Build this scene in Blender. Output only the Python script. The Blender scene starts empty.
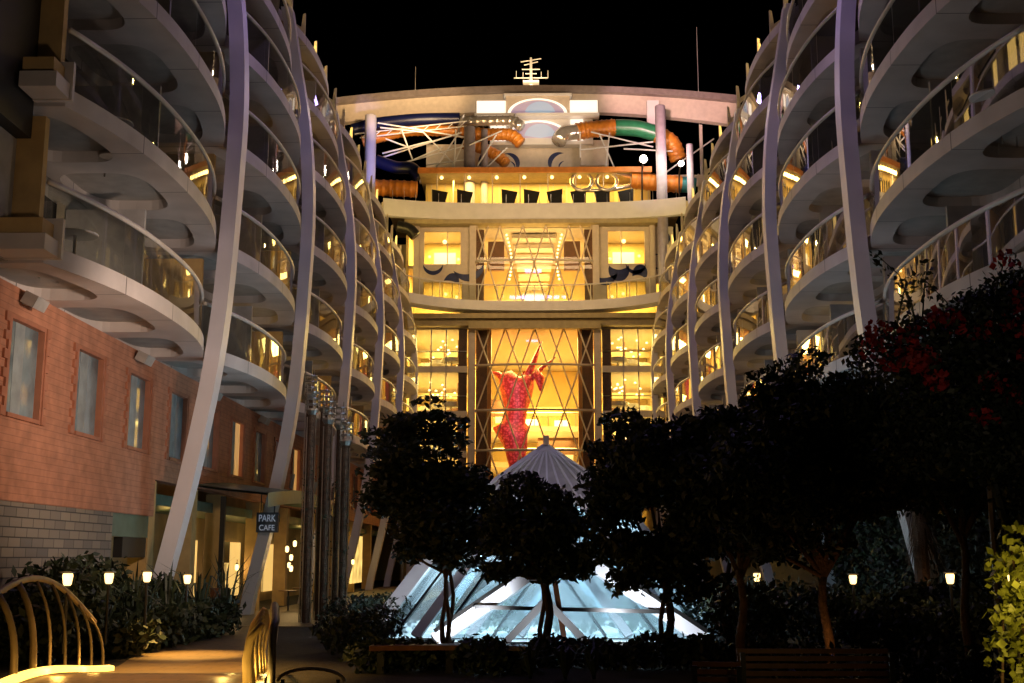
import bpy, math, random
from mathutils import Vector, Matrix
R = math.radians
random.seed(7)
scn = bpy.context.scene
col = scn.collection

# ------------------------------------------------------------------ camera
cam_d = bpy.data.cameras.new("camera")
cam = bpy.data.objects.new("camera", cam_d)
col.objects.link(cam)
cam.location = (0, 0, 1.9)
PITCH = math.atan(216 / 1200)
cam.rotation_euler = (math.pi / 2 + PITCH, 0, math.atan(18 / 1200 * math.cos(PITCH)))
cam_d.sensor_width = 36
cam_d.lens = 1200 / 1024 * 36
cam_d.clip_start = 0.1
cam_d.clip_end = 2000
scn.camera = cam

# ------------------------------------------------------------------ night sky, moon, exposure
world = bpy.data.worlds.new("World")
scn.world = world
world.use_nodes = True
wn = world.node_tree
sky = wn.nodes.new("ShaderNodeTexSky")
sky.sky_type = 'NISHITA'
sky.sun_disc = False
sky.sun_elevation = R(-5)
sky.sun_rotation = R(200)
wn.links.new(sky.outputs[0], wn.nodes["Background"].inputs[0])
wn.nodes["Background"].inputs[1].default_value = 0.004
moon_d = bpy.data.lights.new("moon", 'SUN')
moon_d.energy = 0.012
moon_d.angle = R(0.5)
moon_d.color = (1, 0.93, 0.86)
moon = bpy.data.objects.new("moon", moon_d)
col.objects.link(moon)
moon.rotation_euler = (R(40), 0, R(20))
scn.view_settings.view_transform = 'Standard'
scn.view_settings.look = 'None'
scn.view_settings.exposure = 0
scn.view_settings.gamma = 1
scn.view_settings.use_curve_mapping = False
scn.cycles.transparent_max_bounces = 32
scn.cycles.max_bounces = 6
scn.cycles.diffuse_bounces = 3
scn.cycles.glossy_bounces = 3
scn.cycles.transmission_bounces = 6
scn.cycles.sample_clamp_indirect = 4
scn.cycles.caustics_reflective = False
scn.cycles.caustics_refractive = False

# ------------------------------------------------------------------ light helpers
def lamp(kind, loc, energy, color, target=None, size=0.1, angle=90, blend=0.6, size_y=None):
    d = bpy.data.lights.new("light", kind)
    d.energy = energy
    d.color = color
    if kind == 'AREA':
        d.size = size
        if size_y:
            d.shape = 'RECTANGLE'
            d.size_y = size_y
    else:
        d.shadow_soft_size = size
    if kind == 'SPOT':
        d.spot_size = R(angle)
        d.spot_blend = blend
    o = bpy.data.objects.new("light", d)
    col.objects.link(o)
    o.location = loc
    if target is not None:
        o.rotation_euler = (Vector(target) - Vector(loc)).to_track_quat('-Z', 'Y').to_euler()
    return o

XC = 0.33            # middle of the street
ML = 10.4            # one balcony module
Y0 = 20.4
WARM = (1, 0.62, 0.24)
YEL = (1, 0.67, 0.17)
# unseen mid-street spots, added to wash the balcony soffits of both sides
for k, y in enumerate((25.5, 36, 46, 57, 67, 77)):
    for s in (-1, 1):
        c = (1, 0.83, 0.78) if k < 2 else (1, 0.72, 0.56)
        lamp('SPOT', (XC + s * 1.0, y - 2, 6.0), (155, 115, 130, 165, 210, 240)[k], c, (XC + s * 9.5, y, 13), 0.3, 110, 0.8)
# unseen spot added to wash the near left brick wall
lamp('SPOT', (-2.5, 20, 5.2), 2000, (1, 0.74, 0.58), (-9.8, 27, 5.2), 0.4, 80, 0.9)
lamp('SPOT', (-3.5, 12, 4.5), 240, (1, 0.76, 0.60), (-9.0, 20.3, 9.6), 0.3, 50, 0.9)  # unseen spot added to brighten the near end ledges
# unseen violet area lights added high over the street
for y in (27, 38, 50, 62):
    lamp('AREA', (XC, y, 27), 150, (0.50, 0.36, 1), (XC, y, 0), 1.5)
# violet accent spots, one for each rib
for k in range(5):
    for s in (-1, 1):
        lamp('SPOT', (XC + s * 2.0, 30.8 + ML * k - 3.5, 25), (1300, 760, 600, 500, 450)[k], (0.58, 0.42, 1), (XC + s * 8.3, 30.8 + ML * k, 15), 0.15, 34, 0.9)
        lamp('SPOT', (XC + s * 4.5, 30.8 + ML * k - 5, 4.5), (110, 70, 55, 50, 40)[k], (1, 0.70, 0.70), (XC + s * 8.4, 30.8 + ML * k, 9), 0.15, 44, 0.9)
# unseen lamps added to wash the top of the far block, mostly warm
lamp('AREA', (0, 73, 25), 550, (1, 0.64, 0.32), (0, 88, 36.5), 10, size_y=1.5)
for tx, e, c in ((-10, 60000, (1, 0.64, 0.34)), (0.5, 24000, (1, 0.64, 0.36)), (11, 75000, (1, 0.58, 0.56))):
    lamp('SPOT', (XC + tx * 0.3, 50, 23.5), e, c, (tx, 88, 37.7), 0.4, 17, 0.55)
lamp('AREA', (10, 80, 30), 160, (1, 0.62, 0.66), (12, 90, 36), 2)
lamp('AREA', (-8, 83, 33.5), 160, (1, 0.72, 0.4), (-11, 90, 36), 2)
lamp('SPOT', (-6.5, 72, 25), 6500, (0.42, 0.38, 1), (-11.3, 82, 30.5), 0.3, 24, 0.5)
lamp('SPOT', (5, 70, 24), 500, (0.55, 0.36, 1), (9.6, 82, 29), 0.3, 30, 0.5)
# unseen area lamp before the atrium, aimed at the front of the curved bands
lamp('AREA', (0.3, 72, 21), 420, (1, 0.62, 0.28), (0.3, 83, 22), 8, size_y=2)

# ------------------------------------------------------------------ materials
def mat(name, c, rough=0.6, metal=0.0, var=0.15, scale=3.0, bump=0.0, bscale=30.0, spec=0.5, emis=None, es=0.0):
    m = bpy.data.materials.new(name)
    m.use_nodes = True
    nt = m.node_tree
    b = nt.nodes["Principled BSDF"]
    b.inputs["Roughness"].default_value = rough
    b.inputs["Metallic"].default_value = metal
    b.inputs["Specular IOR Level"].default_value = spec
    if var:
        tc = nt.nodes.new("ShaderNodeTexCoord")
        n = nt.nodes.new("ShaderNodeTexNoise")
        n.inputs["Scale"].default_value = scale
        n.inputs["Detail"].default_value = 5
        nt.links.new(tc.outputs["Object"], n.inputs["Vector"])
        r = nt.nodes.new("ShaderNodeValToRGB")
        r.color_ramp.elements[0].position = 0.3
        r.color_ramp.elements[1].position = 0.7
        r.color_ramp.elements[0].color = tuple(x * (1 - var) for x in c) + (1,)
        r.color_ramp.elements[1].color = tuple(min(1, x * (1 + var)) for x in c) + (1,)
        nt.links.new(n.outputs["Fac"], r.inputs[0])
        nt.links.new(r.outputs[0], b.inputs["Base Color"])
    else:
        b.inputs["Base Color"].default_value = tuple(c) + (1,)
    if bump:
        tc2 = nt.nodes.new("ShaderNodeTexCoord")
        n2 = nt.nodes.new("ShaderNodeTexNoise")
        n2.inputs["Scale"].default_value = bscale
        n2.inputs["Detail"].default_value = 4
        nt.links.new(tc2.outputs["Object"], n2.inputs["Vector"])
        bp = nt.nodes.new("ShaderNodeBump")
        bp.inputs["Strength"].default_value = bump
        bp.inputs["Distance"].default_value = 0.05
        nt.links.new(n2.outputs["Fac"], bp.inputs["Height"])
        nt.links.new(bp.outputs[0], b.inputs["Normal"])
    if emis:
        b.inputs["Emission Color"].default_value = tuple(emis) + (1,)
        b.inputs["Emission Strength"].default_value = es
    return m

def glass(name, tint=(0.9, 0.95, 0.95), gloss=0.12, rough=0.03, diff=0.0, dcol=(0.6, 0.7, 0.7), trans=False):
    m = bpy.data.materials.new(name)
    m.use_nodes = True
    nt = m.node_tree
    nt.nodes.clear()
    out = nt.nodes.new("ShaderNodeOutputMaterial")
    t = nt.nodes.new("ShaderNodeBsdfTransparent")
    t.inputs[0].default_value = tuple(tint) + (1,)
    g = nt.nodes.new("ShaderNodeBsdfGlossy")
    g.inputs["Roughness"].default_value = rough
    f = nt.nodes.new("ShaderNodeFresnel")
    f.inputs[0].default_value = 1.45
    mx = nt.nodes.new("ShaderNodeMath")
    mx.operation = 'MULTIPLY_ADD'
    mx.inputs[1].default_value = 0.75
    mx.inputs[2].default_value = gloss * 0.12
    mx.use_clamp = True
    nt.links.new(f.outputs[0], mx.inputs[0])
    a = nt.nodes.new("ShaderNodeMixShader")
    nt.links.new(mx.outputs[0], a.inputs[0])
    nt.links.new(t.outputs[0], a.inputs[1])
    nt.links.new(g.outputs[0], a.inputs[2])
    last = a
    if diff:
        d = nt.nodes.new("ShaderNodeBsdfTranslucent" if trans else "ShaderNodeBsdfDiffuse")
        d.inputs[0].default_value = tuple(dcol) + (1,)
        if trans:
            tc = nt.nodes.new("ShaderNodeTexCoord")
            n = nt.nodes.new("ShaderNodeTexNoise")
            n.inputs["Scale"].default_value = 0.7
            n.inputs["Detail"].default_value = 4
            nt.links.new(tc.outputs["Object"], n.inputs["Vector"])
            mr = nt.nodes.new("ShaderNodeMapRange")
            mr.inputs["From Min"].default_value = 0.3
            mr.inputs["From Max"].default_value = 0.7
            mr.inputs["To Min"].default_value = diff * 0.5
            mr.inputs["To Max"].default_value = min(1, diff * 1.4)
            nt.links.new(n.outputs["Fac"], mr.inputs["Value"])
        b = nt.nodes.new("ShaderNodeMixShader")
        b.inputs[0].default_value = diff
        if trans:
            nt.links.new(mr.outputs[0], b.inputs[0])
        nt.links.new(a.outputs[0], b.inputs[1])
        nt.links.new(d.outputs[0], b.inputs[2])
        last = b
    nt.links.new(last.outputs[0], out.inputs[0])
    return m

def emit(name, c, s, pattern=None, scale=4.0):
    m = bpy.data.materials.new(name)
    m.use_nodes = True
    nt = m.node_tree
    b = nt.nodes["Principled BSDF"]
    b.inputs["Base Color"].default_value = (0.5, 0.45, 0.4, 1)
    b.inputs["Emission Color"].default_value = tuple(c) + (1,)
    b.inputs["Emission Strength"].default_value = s
    if pattern:
        tc = nt.nodes.new("ShaderNodeTexCoord")
        if pattern == 'curtain':
            n = nt.nodes.new("ShaderNodeTexWave")
            n.bands_direction = 'Y'
            n.inputs["Scale"].default_value = scale
            n.inputs["Distortion"].default_value = 4
        else:
            n = nt.nodes.new("ShaderNodeTexNoise")
            n.inputs["Scale"].default_value = scale
        nt.links.new(tc.outputs["Object"], n.inputs["Vector"])
        mr = nt.nodes.new("ShaderNodeMapRange")
        mr.inputs["From Min"].default_value = 0.25
        mr.inputs["From Max"].default_value = 0.8
        mr.inputs["To Min"].default_value = s * 0.35
        mr.inputs["To Max"].default_value = s * 1.25
        nt.links.new(n.outputs["Fac"], mr.inputs["Value"])
        nt.links.new(mr.outputs[0], b.inputs["Emission Strength"])
    return m

def add_bands(m, axis='Z', period=0.16, strength=0.6, dark=0.75, thr=0.88):
    """horizontal board joints as bump and thin dark lines"""
    nt = m.node_tree
    b = nt.nodes["Principled BSDF"]
    tc = nt.nodes.new("ShaderNodeTexCoord")
    sep = nt.nodes.new("ShaderNodeSeparateXYZ")
    nt.links.new(tc.outputs["Object"], sep.inputs[0])
    mo = nt.nodes.new("ShaderNodeMath"); mo.operation = 'FRACT'
    dv = nt.nodes.new("ShaderNodeMath"); dv.operation = 'DIVIDE'; dv.inputs[1].default_value = period
    nt.links.new(sep.outputs[axis], dv.inputs[0]); nt.links.new(dv.outputs[0], mo.inputs[0])
    bp = nt.nodes.new("ShaderNodeBump"); bp.inputs["Strength"].default_value = strength; bp.inputs["Distance"].default_value = 0.03
    nt.links.new(mo.outputs[0], bp.inputs["Height"]); nt.links.new(bp.outputs[0], b.inputs["Normal"])
    if dark < 1 and b.inputs["Base Color"].links:
        src = b.inputs["Base Color"].links[0].from_socket
        gt = nt.nodes.new("ShaderNodeMath"); gt.operation = 'GREATER_THAN'; gt.inputs[1].default_value = thr
        nt.links.new(mo.outputs[0], gt.inputs[0])
        mx = nt.nodes.new("ShaderNodeMix"); mx.data_type = 'RGBA'; mx.blend_type = 'MULTIPLY'
        nt.links.new(gt.outputs[0], mx.inputs[0]); nt.links.new(src, mx.inputs[6]); mx.inputs[7].default_value = (dark, dark, dark, 1)
        nt.links.new(mx.outputs[2], b.inputs["Base Color"])
    return m

M = {}
M['white'] = mat('white_paint', (0.74, 0.72, 0.70), 0.45, var=0.06, scale=1.5)
M['rib'] = mat('rib_paint', (0.78, 0.74, 0.74), 0.38, var=0.05, scale=1.0)
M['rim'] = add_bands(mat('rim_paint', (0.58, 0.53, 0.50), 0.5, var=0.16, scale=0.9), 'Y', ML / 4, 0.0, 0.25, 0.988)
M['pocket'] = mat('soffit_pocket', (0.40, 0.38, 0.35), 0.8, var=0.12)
M['deck'] = mat('teak_deck', (0.22, 0.15, 0.10), 0.6)
M['cream'] = mat('cabin_wall', (0.42, 0.39, 0.34), 0.6, var=0.1)
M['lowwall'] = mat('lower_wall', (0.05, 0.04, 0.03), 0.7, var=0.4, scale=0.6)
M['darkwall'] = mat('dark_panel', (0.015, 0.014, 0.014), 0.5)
M['greywall'] = mat('grey_panel', (0.42, 0.40, 0.37), 0.6)
M['rail'] = mat('handrail', (0.70, 0.66, 0.60), 0.3, var=0.05)
M['balglass'] = glass('balustrade_glass', (0.80, 0.82, 0.78), 0.25, 0.02, 0.05, (0.45, 0.45, 0.40))
M['divider'] = mat('divider_panel', (0.50, 0.48, 0.47), 0.5)
M['cabinglass'] = mat('cabin_glass', (0.035, 0.033, 0.030), 0.06, var=0.2)
M['curtain'] = mat('curtain_cloth', (0.35, 0.30, 0.22), 0.8)
M['litcurtain'] = emit('lit_cabin', (1, 0.50, 0.12), 0.55, 'curtain', 1.6)
M['litbright'] = emit('lit_cabin_bright', (1, 0.60, 0.16), 1.1, 'curtain', 2.3)
M['brick'] = add_bands(mat('terracotta_boards', (0.48, 0.21, 0.12), 0.75, var=0.22, scale=2.5), 'Z', 0.135, 0.6, 0.74)
M['trim'] = mat('terracotta_trim', (0.40, 0.16, 0.09), 0.7, var=0.15)
M['winglass'] = mat('window_glass', (0.20, 0.26, 0.28), 0.05, var=0.5, scale=1.2)  # bluish reflections put into the base colour and its variation
M['blind'] = mat('window_blind', (0.30, 0.34, 0.34), 0.7, var=0.2)
M['greenpanel'] = mat('green_panel', (0.10, 0.17, 0.13), 0.4)
M['metal'] = mat('brushed_metal', (0.55, 0.52, 0.48), 0.28, 1.0, 0.1)
M['bronze'] = mat('bronze_tube', (0.26, 0.20, 0.13), 0.5, 0.3, 0.2)
M['darkmetal'] = mat('dark_metal', (0.03, 0.028, 0.026), 0.4, 0.5, 0.2)
M['soil'] = mat('soil', (0.022, 0.018, 0.013), 0.95, var=0.5, scale=6, bump=0.6)
def pavers():
    m = mat('path_pavers', (0.15, 0.10, 0.05), 0.5)
    nt = m.node_tree; b = nt.nodes["Principled BSDF"]
    tc = nt.nodes.new("ShaderNodeTexCoord"); br = nt.nodes.new("ShaderNodeTexBrick")
    br.inputs["Scale"].default_value = 1.0; br.inputs["Brick Width"].default_value = 0.6; br.inputs["Row Height"].default_value = 0.3; br.inputs["Mortar Size"].default_value = 0.012
    br.inputs["Color1"].default_value = (0.17, 0.115, 0.055, 1); br.inputs["Color2"].default_value = (0.12, 0.08, 0.04, 1); br.inputs["Mortar"].default_value = (0.04, 0.03, 0.02, 1)
    nt.links.new(tc.outputs["Object"], br.inputs["Vector"]); nt.links.new(br.outputs["Color"], b.inputs["Base Color"])
    bp = nt.nodes.new("ShaderNodeBump"); bp.inputs["Strength"].default_value = 0.5; bp.inputs["Distance"].default_value = 0.02
    nt.links.new(br.outputs["Color"], bp.inputs["Height"]); nt.links.new(bp.outputs[0], b.inputs["Normal"])
    return m
M['path'] = pavers()
M['leaf'] = mat('leaf_dark', (0.028, 0.042, 0.018), 0.55, var=0.5, scale=2.0)
M['leaffern'] = mat('leaf_fern', (0.07, 0.14, 0.05), 0.6, var=0.4)
M['leafbright'] = mat('leaf_fresh', (0.20, 0.23, 0.03), 0.5, var=0.35, scale=9)
M['flower'] = mat('red_bract', (0.42, 0.022, 0.02), 0.6, var=0.4, scale=5)
M['bark'] = mat('bark', (0.13, 0.075, 0.045), 0.85, var=0.4, scale=8, bump=0.7)
M['wood'] = mat('bench_wood', (0.22, 0.085, 0.035), 0.38, var=0.3, scale=6)
M['ochre'] = mat('ochre_plaster', (0.55, 0.36, 0.14), 0.7, var=0.12)
M['shopwall'] = mat('shop_wall', (0.36, 0.25, 0.13), 0.7, var=0.25, scale=1.2)
M['yellowwall'] = mat('yellow_wall', (0.76, 0.58, 0.24), 0.7, var=0.15, scale=0.5)
M['beige'] = mat('beige_paint', (0.64, 0.55, 0.44), 0.5, var=0.07)
M['beamlip'] = mat('beam_lip', (0.24, 0.20, 0.18), 0.5)  # weaker light on the lip put into a darker colour
M['pylon'] = mat('pylon_paint', (0.36, 0.31, 0.34), 0.5, var=0.1)
M['brown'] = mat('brown_panel', (0.14, 0.06, 0.03), 0.45, var=0.25)
M['orangep'] = mat('orange_pilaster', (0.55, 0.22, 0.06), 0.45)
M['olive'] = mat('olive_soffit', (0.40, 0.32, 0.16), 0.6)
M['orangelip'] = mat('orange_lip', (0.55, 0.20, 0.04), 0.5)
M['blue'] = mat('blue_paint', (0.012, 0.022, 0.10), 0.35, var=0.3)
M['sl_orange'] = mat('slide_orange', (0.62, 0.22, 0.03), 0.35, var=0.12)
M['sl_green'] = mat('slide_green', (0.03, 0.20, 0.09), 0.3, var=0.15)
M['sl_teal'] = mat('slide_teal', (0.03, 0.20, 0.24), 0.3)
M['sl_blue'] = mat('slide_blue', (0.006, 0.009, 0.05), 0.3)
M['chrome'] = mat('clear_tube', (0.75, 0.68, 0.58), 0.15, 0.7, 0.1)
M['lampglow'] = emit('lamp_glow', (1, 0.66, 0.24), 3.2)
M['glintsoft'] = emit('glint_soft', (1, 0.60, 0.20), 3)
M['lampwhite'] = emit('lamp_white', (1, 0.90, 0.72), 40)
M['led'] = emit('led_strip', (1, 0.55, 0.09), 3.2)
M['spark'] = emit('pendant_glow', (1, 0.74, 0.30), 4)
M['screen'] = emit('lit_screen', (0.75, 0.75, 1), 0.8)
M['litroom'] = emit('lit_room', (1, 0.66, 0.17), 1.3, 'noise', 1.5)
M['bridgeglow'] = emit('lit_white_panel', (1, 0.86, 0.70), 1.2)
M['domeblue'] = emit('dome_blue', (0.10, 0.38, 0.62), 0.6)
M['domeviolet'] = emit('dome_violet', (0.22, 0.16, 0.42), 0.5)
M['cloth'] = mat('table_cloth', (0.75, 0.72, 0.72), 0.7)
M['pyrframe'] = mat('white_frame', (0.80, 0.80, 0.82), 0.4, var=0.04)
M['pyrglass'] = glass('crystal_glass', (0.80, 0.93, 0.98), 0.3, 0.04, 0.26, (0.78, 0.88, 0.95), True)
M['pyrtop'] = mat('ribbed_metal', (0.50, 0.49, 0.46), 0.5, 0.1, 0.15)
M['skylight'] = emit('added_glow_floor', (0.60, 0.85, 1), 1.5, 'noise', 0.8)  # glowing sheet added in place of light from the deck below
M['signface'] = mat('sign_face', (0.08, 0.10, 0.13), 0.5)
M['signtext'] = mat('sign_letters', (0.65, 0.70, 0.80), 0.5, emis=(0.7, 0.8, 1), es=0.16)
M['redglow'] = emit('red_light', (1, 0.05, 0.10), 1.2)

# stone blocks
def stone():
    m = mat('stone_blocks', (0.26, 0.22, 0.19), 0.8, var=0.25, scale=2)
    nt = m.node_tree
    b = nt.nodes["Principled BSDF"]
    tc = nt.nodes.new("ShaderNodeTexCoord")
    sp = nt.nodes.new("ShaderNodeSeparateXYZ")
    cb = nt.nodes.new("ShaderNodeCombineXYZ")
    nt.links.new(tc.outputs["Object"], sp.inputs[0])
    nt.links.new(sp.outputs["Y"], cb.inputs["X"])
    nt.links.new(sp.outputs["Z"], cb.inputs["Y"])
    br = nt.nodes.new("ShaderNodeTexBrick")
    br.inputs["Scale"].default_value = 1.0
    br.inputs["Brick Width"].default_value = 0.55
    br.inputs["Row Height"].default_value = 0.19
    br.inputs["Mortar Size"].default_value = 0.012
    br.inputs["Color1"].default_value = (0.30, 0.25, 0.19, 1)
    br.inputs["Color2"].default_value = (0.17, 0.15, 0.13, 1)
    br.inputs["Mortar"].default_value = (0.06, 0.055, 0.05, 1)
    nt.links.new(cb.outputs[0], br.inputs["Vector"])
    nt.links.new(br.outputs["Color"], b.inputs["Base Color"])
    bp = nt.nodes.new("ShaderNodeBump")
    bp.inputs["Strength"].default_value = 0.6
    bp.inputs["Distance"].default_value = 0.03
    nt.links.new(br.outputs["Color"], bp.inputs["Height"])
    nt.links.new(bp.outputs[0], b.inputs["Normal"])
    return m
M['stone'] = stone()

def red_mesh():
    m = bpy.data.materials.new('red_perforated')
    m.use_nodes = True
    nt = m.node_tree
    b = nt.nodes["Principled BSDF"]
    tc = nt.nodes.new("ShaderNodeTexCoord")
    v = nt.nodes.new("ShaderNodeTexVoronoi")
    v.inputs["Scale"].default_value = 5.5
    v.inputs["Randomness"].default_value = 0.7
    nt.links.new(tc.outputs["Object"], v.inputs["Vector"])
    r = nt.nodes.new("ShaderNodeValToRGB")
    r.color_ramp.elements[0].position = 0.35
    r.color_ramp.elements[0].color = (0.85, 0.10, 0.15, 1)
    r.color_ramp.elements[1].position = 0.55
    r.color_ramp.elements[1].color = (0.40, 0.015, 0.035, 1)
    nt.links.new(v.outputs["Distance"], r.inputs[0])
    nt.links.new(r.outputs[0], b.inputs["Base Color"])
    b.inputs["Roughness"].default_value = 0.4
    return m
M['redmesh'] = red_mesh()

# ------------------------------------------------------------------ mesh builder
def root_loc(o):
    while o.parent:
        o = o.parent
    return Vector(o.location)

class MB:
    def __init__(s):
        s.v = []; s.f = []; s.m = []
    def add(s, vs, fs, mi=0):
        n = len(s.v)
        s.v += [tuple(v) for v in vs]
        for f in fs:
            s.f.append(tuple(i + n for i in f)); s.m.append(mi)
        return s
    def quad(s, a, b, c, d, mi=0):
        return s.add([a, b, c, d], [(0, 1, 2, 3)], mi)
    def box(s, x0, y0, z0, x1, y1, z1, mi=0):
        if x0 > x1: x0, x1 = x1, x0
        if y0 > y1: y0, y1 = y1, y0
        vs = [(x0, y0, z0), (x1, y0, z0), (x1, y1, z0), (x0, y1, z0), (x0, y0, z1), (x1, y0, z1), (x1, y1, z1), (x0, y1, z1)]
        return s.add(vs, [(0, 3, 2, 1), (4, 5, 6, 7), (0, 1, 5, 4), (1, 2, 6, 5), (2, 3, 7, 6), (3, 0, 4, 7)], mi)
    def bar(s, a, b, w, h, up=(0, 0, 1), mi=0):
        a = Vector(a); b = Vector(b); d = (b - a).normalized()
        u = Vector(up)
        r = d.cross(u)
        if r.length < 1e-4:
            r = d.cross(Vector((0, 1, 0)))
        r.normalize(); u = r.cross(d)
        r *= w / 2; u *= h / 2
        vs = [a - r - u, a + r - u, a + r + u, a - r + u, b - r - u, b + r - u, b + r + u, b - r + u]
        return s.add(vs, [(0, 1, 2, 3), (7, 6, 5, 4), (0, 4, 5, 1), (1, 5, 6, 2), (2, 6, 7, 3), (3, 7, 4, 0)], mi)
    def tube(s, pts, r, n=8, mi=0, caps=True):
        pts = [Vector(p) for p in pts]
        rs = r if isinstance(r, (list, tuple)) else [r] * len(pts)
        rings = []
        prev = None
        for i, p in enumerate(pts):
            d = (pts[min(i + 1, len(pts) - 1)] - pts[max(i - 1, 0)]).normalized()
            if prev is None:
                u = d.cross(Vector((0, 0, 1)))
                if u.length < 1e-3: u = d.cross(Vector((1, 0, 0)))
            else:
                u = prev - d * prev.dot(d)
            u.normalize(); prev = u
            w = d.cross(u)
            rings.append([p + (u * math.cos(2 * math.pi * k / n) + w * math.sin(2 * math.pi * k / n)) * rs[i] for k in range(n)])
        vs = [v for rg in rings for v in rg]
        fs = []
        for i in range(len(pts) - 1):
            for k in range(n):
                fs.append((i * n + k, i * n + (k + 1) % n, (i + 1) * n + (k + 1) % n, (i + 1) * n + k))
        if caps:
            fs.append(tuple(range(n - 1, -1, -1)))
            fs.append(tuple(range((len(pts) - 1) * n, len(pts) * n)))
        return s.add(vs, fs, mi)
    def lathe(s, prof, c=(0, 0, 0), n=16, mi=0):
        vs = []; fs = []
        for (r, z) in prof:
            for k in range(n):
                a = 2 * math.pi * k / n
                vs.append((c[0] + r * math.cos(a), c[1] + r * math.sin(a), c[2] + z))
        for i in range(len(prof) - 1):
            for k in range(n):
                fs.append((i * n + k, i * n + (k + 1) % n, (i + 1) * n + (k + 1) % n, (i + 1) * n + k))
        fs.append(tuple(range(n - 1, -1, -1)))
        fs.append(tuple(range((len(prof) - 1) * n, len(prof) * n)))
        return s.add(vs, fs, mi)
    def ball(s, c, r, mi=0, n=10):
        prof = [(max(0.001, r * math.sin(math.pi * i / 6)), -r * math.cos(math.pi * i / 6)) for i in range(7)]
        return s.lathe(prof, c, n, mi)
    def sheet(s, rows, mi=0):
        n = len(rows[0]); vs = [v for r in rows for v in r]; fs = []
        for i in range(len(rows) - 1):
            for k in range(n - 1):
                fs.append((i * n + k, i * n + k + 1, (i + 1) * n + k + 1, (i + 1) * n + k))
        return s.add(vs, fs, mi)
    def slab(s, outline, z0, z1, mi=0):
        n = len(outline)
        vs = [(x, y, z0) for x, y in outline] + [(x, y, z1) for x, y in outline]
        fs = [tuple(range(n - 1, -1, -1)), tuple(range(n, 2 * n))] + [(i, (i + 1) % n, (i + 1) % n + n, i + n) for i in range(n)]
        return s.add(vs, fs, mi)
    def build(s, name, mats, parent=None, org=None, smooth=False):
        if not isinstance(mats, (list, tuple)): mats = [mats]
        off = root_loc(parent) if parent else Vector(org or (0, 0, 0))
        me = bpy.data.meshes.new(name)
        me.from_pydata([(x - off[0], y - off[1], z - off[2]) for x, y, z in s.v], [], s.f)
        for m in mats: me.materials.append(m)
        me.polygons.foreach_set("material_index", s.m)
        if smooth: me.polygons.foreach_set("use_smooth", [True] * len(s.f))
        me.update()
        o = bpy.data.objects.new(name, me)
        col.objects.link(o)
        if parent: o.parent = parent
        else: o.location = off
        return o

def tag(o, label=None, cat=None, group=None, kind=None):
    if label: o["label"] = label
    if cat: o["category"] = cat
    if group: o["group"] = group
    if kind: o["kind"] = kind
    return o
def empty(name, loc, label, cat, group=None):
    o = bpy.data.objects.new(name, None)
    col.objects.link(o)
    o.location = loc
    return tag(o, label, cat, group)
def copy_tree(o, parent=None):
    c = o.copy(); col.objects.link(c); c.parent = parent
    for ch in list(o.children): copy_tree(ch, c)
    return c
def setmat(o, m):
    o.material_slots[0].link = 'OBJECT'
    o.material_slots[0].material = m
ORD = ['nearest', 'second', 'third', 'fourth', 'fifth', 'sixth', 'seventh']

# ================================================================== GROUND
g = MB(); g.quad((-400, -60, 0), (400, -60, 0), (400, 900, 0), (-400, 900, 0))
tag(g.build('ground', M['soil']), kind='structure')
def hump(y):
    return 0.45 * math.exp(-((y - 14.5) / 4.2) ** 2)
pm = MB(); rows = []
for i in range(41):
    y = 8 + i * 0.9
    xl = -6.05 - 0.127 * (y - 13) ; xr = -2.95 - 0.19 * (y - 13.6)
    if y > 21: xl = -7.07 - 0.22 * (y - 21); xr = -4.36 - 0.2 * (y - 21)
    rows.append([(xl + (xr - xl) * k / 6, y, 0.012 + hump(y)) for k in range(7)])
pm.sheet(rows)
lft = [r[0] for r in rows]; rgt = [r[-1] for r in rows]
for side in (lft, rgt):
    pm.sheet([[v for v in side], [(v[0], v[1], -0.05) for v in side]])
tag(pm.build('path', M['path'], smooth=True), kind='structure')
q = MB(); q.box(-9.6, 34, 0.004, -4.6, 80, 0.02)
tag(q.build('pavement', M['path']), kind='structure')

# ================================================================== SIDE BLOCKS WITH BALCONIES
WT = [(0, 9.95), (2.5, 9.35), (5, 8.85), (7.2, 8.5), (9.5, 8.33), (14, 8.15), (17, 8.35), (20, 8.9), (23, 9.4)]
def w(z):
    for (a, b), (c, d) in zip(WT, WT[1:]):
        if z <= c: return b + (d - b) * (z - a) / (c - a)
    return WT[-1][1]
HIN = 10.6
def shape(t): return 1 - abs(2 * t - 1) ** 2.3
def rim(t, z): return w(z) + 0.38 - 0.75 * shape(t)
LEV = [7.3, 10.2, 13.1, 16.0, 18.9]
TOP = 21.8

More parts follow.
